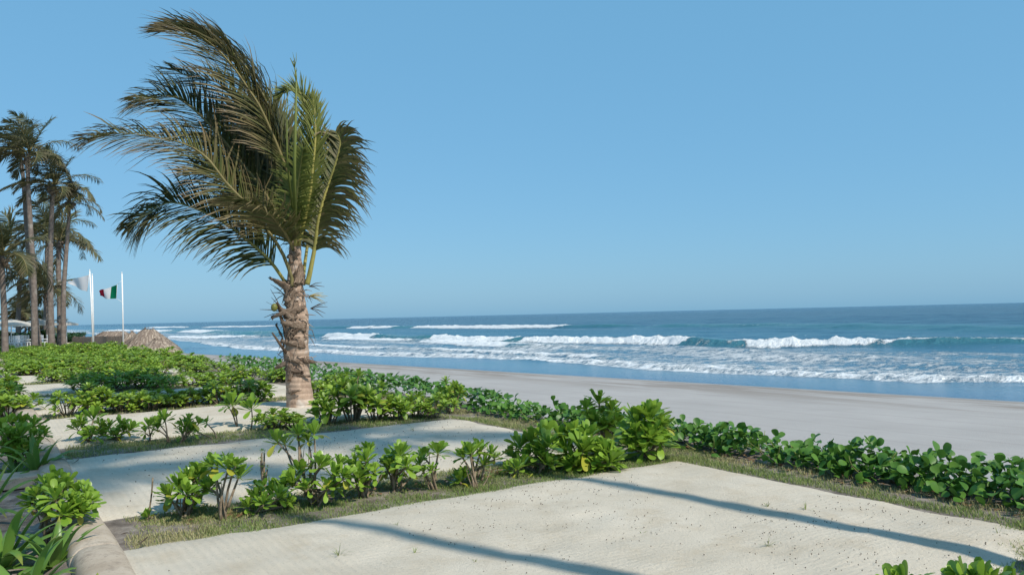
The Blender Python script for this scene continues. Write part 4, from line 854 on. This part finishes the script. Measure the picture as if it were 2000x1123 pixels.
def nuts(root, top, rn, n):
    for i in range(n):
        mb = MB(); a = rn.uniform(0, 6.28); c0 = top + Vector((math.cos(a)*.28, math.sin(a)*.28, rn.uniform(-.55, -.15)))
        tube(mb, [c0+Vector((0, 0, -.13)), c0+Vector((0, 0, -.08)), c0, c0+Vector((0, 0, .08)), c0+Vector((0, 0, .13))], [.03, .09, .12, .09, .03], 7); mb.build('coconut', M['sheath_dark'], root)
def tall_palm(pts, r0, r1, label, var, scale=1., seed=0, rz=0., group=None, nn=5, bark_m='bark_far'):
    rn = random.Random(seed+900); P = [Vector(p) for p in pts]; b = P[0].copy(); b.z = gz(b.x, b.y)
    root = thing('coconut_palm', b, label, 'palm tree', group); P[0] = b - Vector((0, 0, .1)); pth = spline([p-b for p in P], 22); mb = MB()
    rad_ = [(r0*1.25 if i == 0 else r0*(1-i/22)**1.2*.35 + r0*.65*(1-i/22) + r1*(i/22))*(1+rn.uniform(-.03, .03)) for i in range(23)]
    tube(mb, pth, rad_, 10, jitter=.02); mb.build('trunk', M[bark_m], root); top = pth[-1]
    for me in CROWNS[var]:
        mtx = Matrix.Translation(top + Vector((0, 0, rn.uniform(-.15, .15)))) @ Matrix.Rotation(rz+rn.uniform(-.15, .15), 4, 'Z') @ Matrix.Scale(scale*rn.uniform(.88, 1.1), 4)
        link('frond', me, root, mat=mtx)
    for k in range(5):
        a = rn.uniform(0, 6.28); mb = MB(); tube(mb, [top+Vector((0, 0, -.1)), top+Vector((math.cos(a)*.3, math.sin(a)*.3, -.45)), top+Vector((math.cos(a)*.4, math.sin(a)*.4, -1.1))], [.05, .05, .015], 5, flat=.4); mb.build('dead_frond', M['sheath_dark'], root)
    nuts(root, top, rn, nn); return root
tall_palm([(-29.72,50,0.51), (-29.77,50,4.08), (-29.95,50,7.6), (-30.1,50,10.49), (-30.06,50,12.43)], .2, .11, 'tallest far palm with a thick pale trunk and a crown swept left', 0, 1.01, 1)
tall_palm([(-31.16,53,0.43), (-31.69,53,4.22), (-32.01,53,7.96), (-32.24,53,11.54), (-32.47,53,13.43)], .17, .1, 'far palm whose thin trunk crosses behind the tallest one', 1, 1.01, 2)
tall_palm([(-29.24,51,0.46), (-29.32,51,4.1), (-29.28,51,6.71), (-29.17,51,9.32), (-29.06,51,10.56)], .2, .11, 'far palm with upright spear, second of the tall trunks from the sea', 0, 0.90, 3)
tall_palm([(-29.05,52,0.42), (-29.04,52,3.46), (-28.86,52,6.12), (-28.68,52,8.44), (-28.61,52,9.71)], .17, .085, 'far palm nearest the flagpoles with one frond arching to the sea', 1, 0.81, 4, .6)
tall_palm([(-26.51,42,0.62), (-26.54,42,2.12), (-26.61,42,3.46), (-26.66,42,4.8), (-26.66,42,5.34)], .17, .11, 'shorter palm at the left edge with hanging husks', 2, 1.25, 5)
tall_palm([(-35.74,62,0.21), (-35.78,62,2.26), (-35.85,62,3.84), (-35.85,62,4.32)], .22, .15, 'short palm with ragged crown between the tall trunks', 2, 1.25, 6)
tall_palm([(-37.13,66,0.09), (-37.15,66,3.12), (-37.26,66,6.49), (-37.21,66,8.6)], .26, .16, 'middle-height palm seen behind the seaward trunks', 1, 1.35, 7)
tall_palm([(-40.62,70,0.03), (-40.56,70,4.13), (-40.5,70,7.7), (-40.36,70,9.94)], .26, .16, 'dark crowned palm behind the second tall trunk', 0, 1.3, 8)
tall_palm([(-46.1,75,-0.02), (-46.1,75,2.45), (-45.99,75,4.84), (-45.89,75,6.04)], .24, .16, 'leaning crown low between the left edge and the tallest trunk', 0, 1.35, 9)
for k, (x, y) in enumerate((((-58.28,95,-0.47), (-58.26,95,3.15)), ((-59.49,98,-0.56), (-59.42,98,3.56)), ((-58.99,98,-0.57), (-59.11,98,2.8)))):
    tall_palm([x, tuple((Vector(x)+Vector(y))/2+Vector((.1, 0, 0))), y], .14, .1, 'slim distant palm showing above the umbrellas', 2, .9, 20+k, group='distant slim palms', nn=2)
tall_palm([(-46.73,80,0.01), (-46.63,80,0.92), (-46.52,80,1.43)], .2, .16, 'small bushy palm behind the open umbrella', 2, 1.0, 30, nn=0)
# two palms standing right of the frame; their trunks cast the long stripes over the sand
tall_palm([(3.85, 4.25, 0), (3.98, 4.4, 2.0), (4.15, 4.6, 4.8), (4.4, 4.9, 8.9)], .125, .09, 'palm beside the sand bed casting the longer stripe of shade', 1, .9, 40, bark_m='bark')
tall_palm([(2.62, 3.4, 0), (2.5, 3.25, 2), (2.32, 3.0, 5), (2.0, 2.75, 9.5)], .11, .08, 'palm behind the viewer casting the shorter stripe of shade', 1, .95, 41, bark_m='bark')

# ------------------------------------------------------------------ flagpoles, flags
def pole(base, top, label, r=.038):
    b = Vector(base); b.z = gz(b.x, b.y); root = thing('flagpole', b, label, 'flagpole'); tp = Vector(top)-b
    mb = MB(); tube(mb, [(0, 0, -.1), tp*.5, tp], [r*1.15, r, r*.85], 10); mb.build('pole', M['white_paint'], root)
    mb = MB(); tube(mb, [tp, tp+Vector((0, 0, .05)), tp+Vector((0, 0, .1))], [r*.9, r*1.1, r*.3], 8); mb.build('finial', M['white_paint'], root)
    mb = MB(); tube(mb, [Vector((r*1.6, 0, .8)), tp*.5+Vector((r*1.6, 0, 0)), tp+Vector((r*1.2, 0, -.05))], .009, 4); mb.build('halyard', M['white_paint'], root)
    mb = MB(); tube(mb, [(0, 0, 0), (0, 0, .12)], [r*2.6, r*2.2], 10); mb.build('base_plate', M['white_paint'], root)
pole((-28.7,55,0.3), (-28.91,55,5.32), 'white flagpole flying the white flag')
pole((-29.71,57,0.25), (-29.79,57,5.15), 'slightly shorter white flagpole close beside the white flag pole')
pole((-27.12,56,0.23), (-27.19,56,5.15), 'lone white flagpole nearest the sea holding the tricolour')
def flag(corners, mats, label, cat, seed):
    """corners: hoist top, hoist bottom, fly bottom, fly top; one cloth part per stripe"""
    ht, hb, fb, ft = [Vector(c) for c in corners]; root = thing('flag', ht, label, cat); n = 18
    def at(s_, t_):
        a = ht.lerp(hb, t_); b = ft.lerp(fb, t_); p = a.lerp(b, s_)
        p.y += .16*math.sin(s_*7+t_*1.6+seed)*s_**.6; p.z += .05*math.sin(s_*9+seed)*s_ - .10*math.sin(math.pi*s_)*t_
        return p - ht
    for m_i, (mt, nm) in enumerate(mats):
        a0, a1 = m_i/len(mats), (m_i+1)/len(mats); mb = MB(); v = []; f = []
        for i in range(n+1):
            for k in range(9): v.append(at(a0+(a1-a0)*i/n, k/8))
        for i in range(n):
            for k in range(8): f.append((i*9+k, i*9+k+1, i*9+k+10, i*9+k+9))
        mb.add(v, f); mb.build(nm, M[mt], root)
    mb = MB(); tube(mb, [Vector((.0, 0, .04)), ht.lerp(hb, .5)-ht+Vector((.01, 0, 0)), hb-ht+Vector((0, 0, -.03))], .012, 4); mb.build('hoist_cord', M['white_paint'], root)
flag([(-27.52,56,4.37), (-27.6,56,3.41), (-28.93,56.3,3.63), (-29,56.3,3.95)], [('flag_green', 'green_stripe'), ('flag_white', 'white_stripe'), ('flag_red', 'red_stripe')], 'green, white and red vertical tricolour streaming towards the palms', 'flag', 0)
flag([(-28.95,55,5.04), (-29.1,55,3.92), (-30.52,55.3,4.56), (-30.59,55.3,4.67)], [('flag_white', 'cloth')], 'plain white tattered flag streaming beside the palms', 'flag', 2)
mb = MB(); tube(mb, [Vector((-27.52,56,4.37)), Vector((-27.21,56,4.65))], .012, 4); tube(mb, [Vector((-27.6,56,3.41)), Vector((-27.19,56,3.15))], .012, 4)
tag(mb.build('flag_rope', M['white_paint']), 'thin ropes tying the tricolour to its pole', 'rope')

# ------------------------------------------------------------------ palapas, fence
def palapa(apex, rad_x, rad_y, drop, label, seed, ridge=0., rz=0.):
    rn = random.Random(seed); A = Vector(apex); gzv = gz(A.x, A.y); root = thing('palapa', (A.x, A.y, gzv), label, 'palapa', None, rz); h = A.z-gzv
    sh = MB(); n = 28; v = []; f = []
    for k in range(n):
        a = 2*math.pi*k/n; ox = ridge*(1 if math.cos(a) > 0 else -1)*min(1, abs(math.cos(a))*2)
        for (s_, zd) in ((.02, 0), (.45, .42), (.98, 1)): v.append((ox+math.cos(a)*rad_x*s_, math.sin(a)*rad_y*s_, h-drop*zd))
    for k in range(n):
        b = (k+1) % n
        for j in range(2): f.append((k*3+j, k*3+j+1, b*3+j+1, b*3+j))
    sh.add(v, f, .2)
    rf = sh.build('roof', M['thatch'], root); th_ = MB()
    for row in range(11):
        s0 = .04+.93*row/11; cnt = int(20+70*s0)
        for k in range(cnt):
            a = 2*math.pi*(k+rn.random())/cnt; ox = ridge*(1 if math.cos(a) > 0 else -1)*min(1, abs(math.cos(a))*2)
            s1 = s0+.15*rn.uniform(.7, 1.25); zf = lambda s_: h-drop*(s_*(1.0-.06*math.sin(3*s_)))
            p = Vector((ox+math.cos(a)*rad_x*s0, math.sin(a)*rad_y*s0, zf(s0)+.06)); q = Vector((ox+math.cos(a+.03)*rad_x*s1, math.sin(a+.03)*rad_y*s1, zf(s1)+rn.uniform(.0, .09)))
            w = Vector((-math.sin(a), math.cos(a), 0))*rn.uniform(.03, .08); th_.add([p-w, p+w, q+w*.6, q-w*.6], [(0, 1, 2, 3)], rn.random(), rn.random()**3)
    for k in range(16):
        a = rn.uniform(0, 6.28); p = Vector((rn.uniform(-1, 1)*ridge, 0, h-.06)); q = p + Vector((math.cos(a)*.16, math.sin(a)*.16, rn.uniform(.08, .24))); w = Vector((-math.sin(a), math.cos(a), 0))*.035
        th_.add([p-w, p+w, q+w*.4, q-w*.4], [(0, 1, 2, 3)], rn.random()*.5)
    o = th_.build('thatch', M['thatch'], rf, smooth=False); o['kind'] = 'stuff'
    for k in range(8):
        a = 2*math.pi*(k+.3)/8; ox = ridge*(1 if math.cos(a) > 0 else -1)*min(1, abs(math.cos(a))*2); mb = MB(); x, y = ox+math.cos(a)*rad_x*.82, math.sin(a)*rad_y*.82
        tube(mb, [(x, y, -.2), (x+rn.uniform(-.03, .03), y, h*.5), (x, y, h-drop*.78)], .06, 7); mb.build('post', M['post'], root)
palapa((-26.27,58,1.2), 1.95, 1.9, 1.62, 'front thatched palapa with the highest ragged peak', 1, .35)
palapa((-24.22,55,0.51), 1.2, 1.3, .95, 'lowest thatched palapa roof, facing the sea in front of the peak', 4, .3)
palapa((-31.24,66,0.96), 2.0, 1.8, 1.5, 'pointed thatched palapa behind the highest one', 2)
palapa((-37.72,76,0.95), 2.4, 1.9, 1.3, 'long thatched palapa behind the wooden fence', 3, .9)
def fence(a, b, top, label, seed):
    rn = random.Random(seed); a, b = Vector(a), Vector(b); a.z = b.z = 0; L = (b-a).length; d = (b-a).normalized(); rz = math.atan2(d.y, d.x)
    root = thing('wooden_fence', a, label, 'fence'); s_ = 0.
    protos = []
    for k in range(3):
        mb = MB(); box(mb, (0, 0, top/2-.05), (.15, .03, top+rn.uniform(-.05, .04))); protos.append(mb.mesh('board', M['wood'], False))
    while s_ < L-.1:
        p = d*s_; o = link('board', protos[rn.randrange(3)], root, mat=Matrix.Translation(p+Vector((0, 0, rn.uniform(-.03, .03)))) @ Matrix.Rotation(rz+rn.uniform(-.06, .06), 4, 'Z') @ Matrix.Rotation(rn.uniform(-.02, .02), 4, 'Y')); s_ += rn.uniform(.165, .2)
    for z in (top-.03, .25):
        mb = MB(); box(mb, (d.x*L/2, d.y*L/2, z), (L, .07, .08), rz); o = mb.build('rail', M['wood'], root, Vector((0, 0, 0)), False); o.location = Vector((-d.y, d.x, 0))*.06
    for k in range(int(L/1.6)+1):
        mb = MB(); p = d*min(L, k*1.6); box(mb, (p.x, p.y, top/2), (.1, .1, top+.1), rz); o = mb.build('post', M['wood'], root, None, False); o.location = Vector((-d.y, d.x, 0))*.13
fence((-30.71,59,0.2), (-27.6,57,0.35), .76, 'weathered upright board fence by the flagpoles', 1)
fence((-33.93,62,0.17), (-31.39,60,0.18), .72, 'paler low board fence between palms and flagpoles', 2)

# ------------------------------------------------------------------ terrace: umbrellas, chairs, hedge
def umbrella(px, r, rise, label, seed):
    A = Vector(px); b = Vector((A.x, A.y, gz(A.x, A.y))); root = thing('beach_umbrella', b, label, 'umbrella'); h = A.z-b.z
    mb = MB(); tube(mb, [(0, 0, 0), (0, 0, h)], .035, 8); mb.build('pole', M['white_paint'], root)
    mb = MB(); n = 8; v = [(0, 0, h)]
    for k in range(n): v.append((math.cos(2*math.pi*k/n)*r, math.sin(2*math.pi*k/n)*r, h-rise))
    for k in range(n): v.append((math.cos(2*math.pi*k/n)*r, math.sin(2*math.pi*k/n)*r, h-rise-.14))
    f = [(0, 1+k, 1+(k+1) % n) for k in range(n)] + [(1+k, 9+k, 9+(k+1) % n, 1+(k+1) % n) for k in range(n)]; mb.add(v, f); mb.build('canopy', M['canvas'], root, None, False)
    for k in range(n):
        mb = MB(); a = 2*math.pi*k/n; tube(mb, [(0, 0, h-rise*.9), (math.cos(a)*r*.9, math.sin(a)*r*.9, h-rise-.02)], .012, 4); mb.build('rib', M['white_paint'], root)
    mb = MB(); tube(mb, [(0, 0, 0), (0, 0, .1)], [.3, .25], 12); mb.build('base', M['kerb'], root)
umbrella((-37.41,60,2.19), 1.75, .42, 'pale umbrella at the left edge beside the shorter palm', 1)
umbrella((-37.74,64,2.22), 1.45, .42, 'greyish umbrella between the tall palm trunks', 2)
umbrella((-38.83,70,1.99), .95, .25, 'small umbrella behind the palm nearest the flagpoles', 3)
umbrella((-48.2,80,1.98), 1.3, .35, 'umbrella behind the tallest palm trunk', 4)
def chair_protos():
    out = []
    s = MB(); box(s, (0, 0, .42), (.5, .5, .04)); out.append(('seat', s.mesh('seat', M['white_paint'], False)))
    for x in (-.18, -.06, .06, .18):
        s = MB(); box(s, (x, .24, .70), (.07, .03, .5)); out.append(('back_slat', s.mesh('back_slat', M['white_paint'], False)))
    for x in (-.22, .22):
        for y in (-.22, .22):
            s = MB(); box(s, (x, y, .2), (.045, .045, .42)); out.append(('leg', s.mesh('leg', M['white_paint'], False)))
        s = MB(); box(s, (x*1.12, 0, .62), (.05, .5, .035)); out.append(('armrest', s.mesh('armrest', M['white_paint'], False)))
    return out
CH = chair_protos(); rc = random.Random(3)
for k in range(16):
    u_ = (-37.42,60,0.48) if k % 2 else (-34.9,60,0.42); t_ = (k+.5)/16; x = (-36.24,58,0.52)[0] + ((-33.59,58,0.45)[0]-(-36.24,58,0.52)[0])*t_; y = 58 + rc.uniform(0, 5)
    r_ = thing('terrace_chair', (x*y/58, y, gz(x, y)), 'white slatted chair on the terrace behind the palm trunks', 'chair', 'white terrace chairs', rc.uniform(0, 6.28))
    for nm, me in CH: link(nm, me, r_)
def hedge(a, b, h, w, label, seed):
    rn = random.Random(seed); a, b = Vector(a), Vector(b); a.z = b.z = 0; root = thing('hedge', a, label, 'hedge'); mb = MB(); d = b-a; nrm = Vector((-d.y, d.x, 0)).normalized()
    for i in range(3800):
        p = d*rn.random() + nrm*rn.uniform(-w, w); p.z = h*(1-rn.random()**2)*(.85+.15*math.sin(p.x*1.7)); az = rn.uniform(0, 6.28); el = rn.uniform(-.3, 1.2)
        bulk_leaf(mb, p, Vector((math.cos(az)*math.cos(el), math.sin(az)*math.cos(el), math.sin(el))), Vector((0, 0, 1)), rn.uniform(.12, .26), rn, .6)
    o = mb.build('foliage', M['hedge'], root); o['kind'] = 'stuff'
    mb = MB()
    for i in range(12): p = d*(i/11); tube(mb, [p, p+Vector((0, 0, h*.6))], .04, 5)
    mb.build('stem', M['stem'], root)
hedge((-44.6,66,0.44), (-40.09,70,0.19), 1.25, .7, 'clipped dark hedge behind the white chairs', 1)
hedge((-42.1,74,0.11), (-45.54,84,0.06), .75, .9, 'low scrubby hedge sloping to the beach by the far fence', 2)

# ------------------------------------------------------------------ small things on the sand
rn = random.Random(77); mb = MB()
def speck(u, v, r):
    p = uv(u, v); p.z = .03 + float(.022); s_ = r
    mb.add([p+Vector((s_, 0, 0)), p+Vector((-s_*.4, s_*.8, 0)), p+Vector((-s_*.4, -s_*.8, 0)), p+Vector((0, 0, s_*.9)), p+Vector((0, 0, -s_))], [(0, 1, 3), (1, 2, 3), (2, 0, 3), (1, 0, 4), (2, 1, 4), (0, 2, 4)])
for i in range(2600):
    u, v = rn.uniform(2.7, 6.4), rn.uniform(1.0, 6.3)
    if vnoise(np.array([u*1.3]), np.array([v*1.3]), 8)[0] > rn.uniform(.15, .8): speck(u, v, rn.uniform(.0028, .007))
for i in range(500): speck(rn.uniform(7.6, 11.1), rn.uniform(1.0, 6.3), rn.uniform(.004, .009))
tag(mb.build('debris', M['debris'], smooth=False), 'dark seeds and bits strewn over the near sand beds', 'debris', None, 'stuff')
for (q, n, L, lab) in (((-1.22,5.51,0), 14, .13, 'green grass tuft on sand left of the shorter shade stripe'), ((-0.93,6.22,0), 9, .1, 'grass sprout beside the upper part of the shorter shade stripe'), ((1.7,5.54,0), 12, .1, 'spiky sprout below the longer shade stripe'),
                       ((2.04,6.61,0), 9, .08, 'sparse sprout above the longer shade stripe'), ((2.3,6.47,0), 10, .1, 'wiry runner of grass right of the sparse sprout'), ((3.34,5.65,0), 10, .09, 'wiry sprout near the right edge of the sand'),
                       ((0.9,5.9,0), 6, .07, 'faint sprout in the middle of the sand bed'), ((-0.71,5.56,0), 6, .07, 'thin sprout near the bottom middle'), ((-0.28,5.32,0), 5, .06, 'tiny sprout at the bottom edge of the sand'), ((-2.01,10.01,0), 6, .1, 'thin sprout on the shaded second sand bed'), ((-1.46,11.46,0), 6, .1, 'dry sprout at the far side of the second sand bed')):
    root = thing('grass_tuft', (q[0], q[1], .03), lab, 'grass tuft'); tb = MB()
    for i in range(n):
        a = rn.uniform(0, 6.28); el = R(rn.uniform(15, 80)); d = Vector((math.cos(a)*math.cos(el), math.sin(a)*math.cos(el), math.sin(el))); l_ = L*rn.uniform(.5, 1.2); s_ = Vector((-math.sin(a), math.cos(a), 0))*.0028
        e = d*l_ + Vector((0, 0, -l_*.2)); m_ = d*l_*.55; tb.add([-s_, s_, m_+s_*.8, m_-s_*.8, e], [(0, 1, 2, 3), (3, 2, 4)], rn.random(), rn.random()*.5)
    tb.build('blades', M['grass'], root, smooth=False)
for (q, mt, s_, lab) in (((0.11,7.95,0), 'leaf_yellow', .07, 'fallen yellow leaf on the grass by the low rosette'), ((-5.15,9.37,0), 'twig', .09, 'dark curled dead leaf on sand beside the kerb'), ((-2.77,5.87,0), 'twig', .1, 'dark husk scrap on the sand by the kerb end'), ((-1.79,7.07,0), 'leaf_yellow', .05, 'small yellow leaf fallen under the tall open shrub')):
    fm_ = leaf_mesh('fallen_leaf', 1, .42, .35, .4, M[mt]); o = link('fallen_leaf', fm_, mat=orient(Vector((q[0], q[1], .045)), Vector((.8, .5, .12)), Vector((0, 0, 1)), s_)); tag(o, lab, 'leaf')
# brown litter under the first row
lt = MB()
for i in range(420):
    u, v = U1 + rn.uniform(.45, .85), rn.choice((rn.gauss(1.9, .25), rn.gauss(4.5, .3), rn.gauss(5.3, .5), rn.gauss(3.3, .6))); p = uv(u, v); p.z = rn.uniform(.0, .03); a = rn.uniform(0, 6.28)
    bulk_leaf(lt, p, Vector((math.cos(a), math.sin(a), rn.uniform(-.1, .4))), Vector((rn.uniform(-.6, .6), rn.uniform(-.6, .6), 1)), rn.uniform(.03, .07), rn, .5)
for i in range(500):
    u, v = rn.uniform(1.4, 9), rn.gauss(6.95, .12); p = uv(u, v); p.z = gz(p.x, p.y)+rn.uniform(.0, .03); a = rn.uniform(0, 6.28)
    bulk_leaf(lt, p, Vector((math.cos(a), math.sin(a), rn.uniform(-.1, .4))), Vector((rn.uniform(-.6, .6), rn.uniform(-.6, .6), 1)), rn.uniform(.03, .08), rn, .5)
M['litter'] = leaf_mat('dead_leaf', (.08, .045, .025), (.25, .15, .08), (.4, .3, .1), .05, .9, .1); tag(lt.build('leaf_litter', M['litter']), 'brown dead leaves lying under the shrubs and vines', 'litter', None, 'stuff')
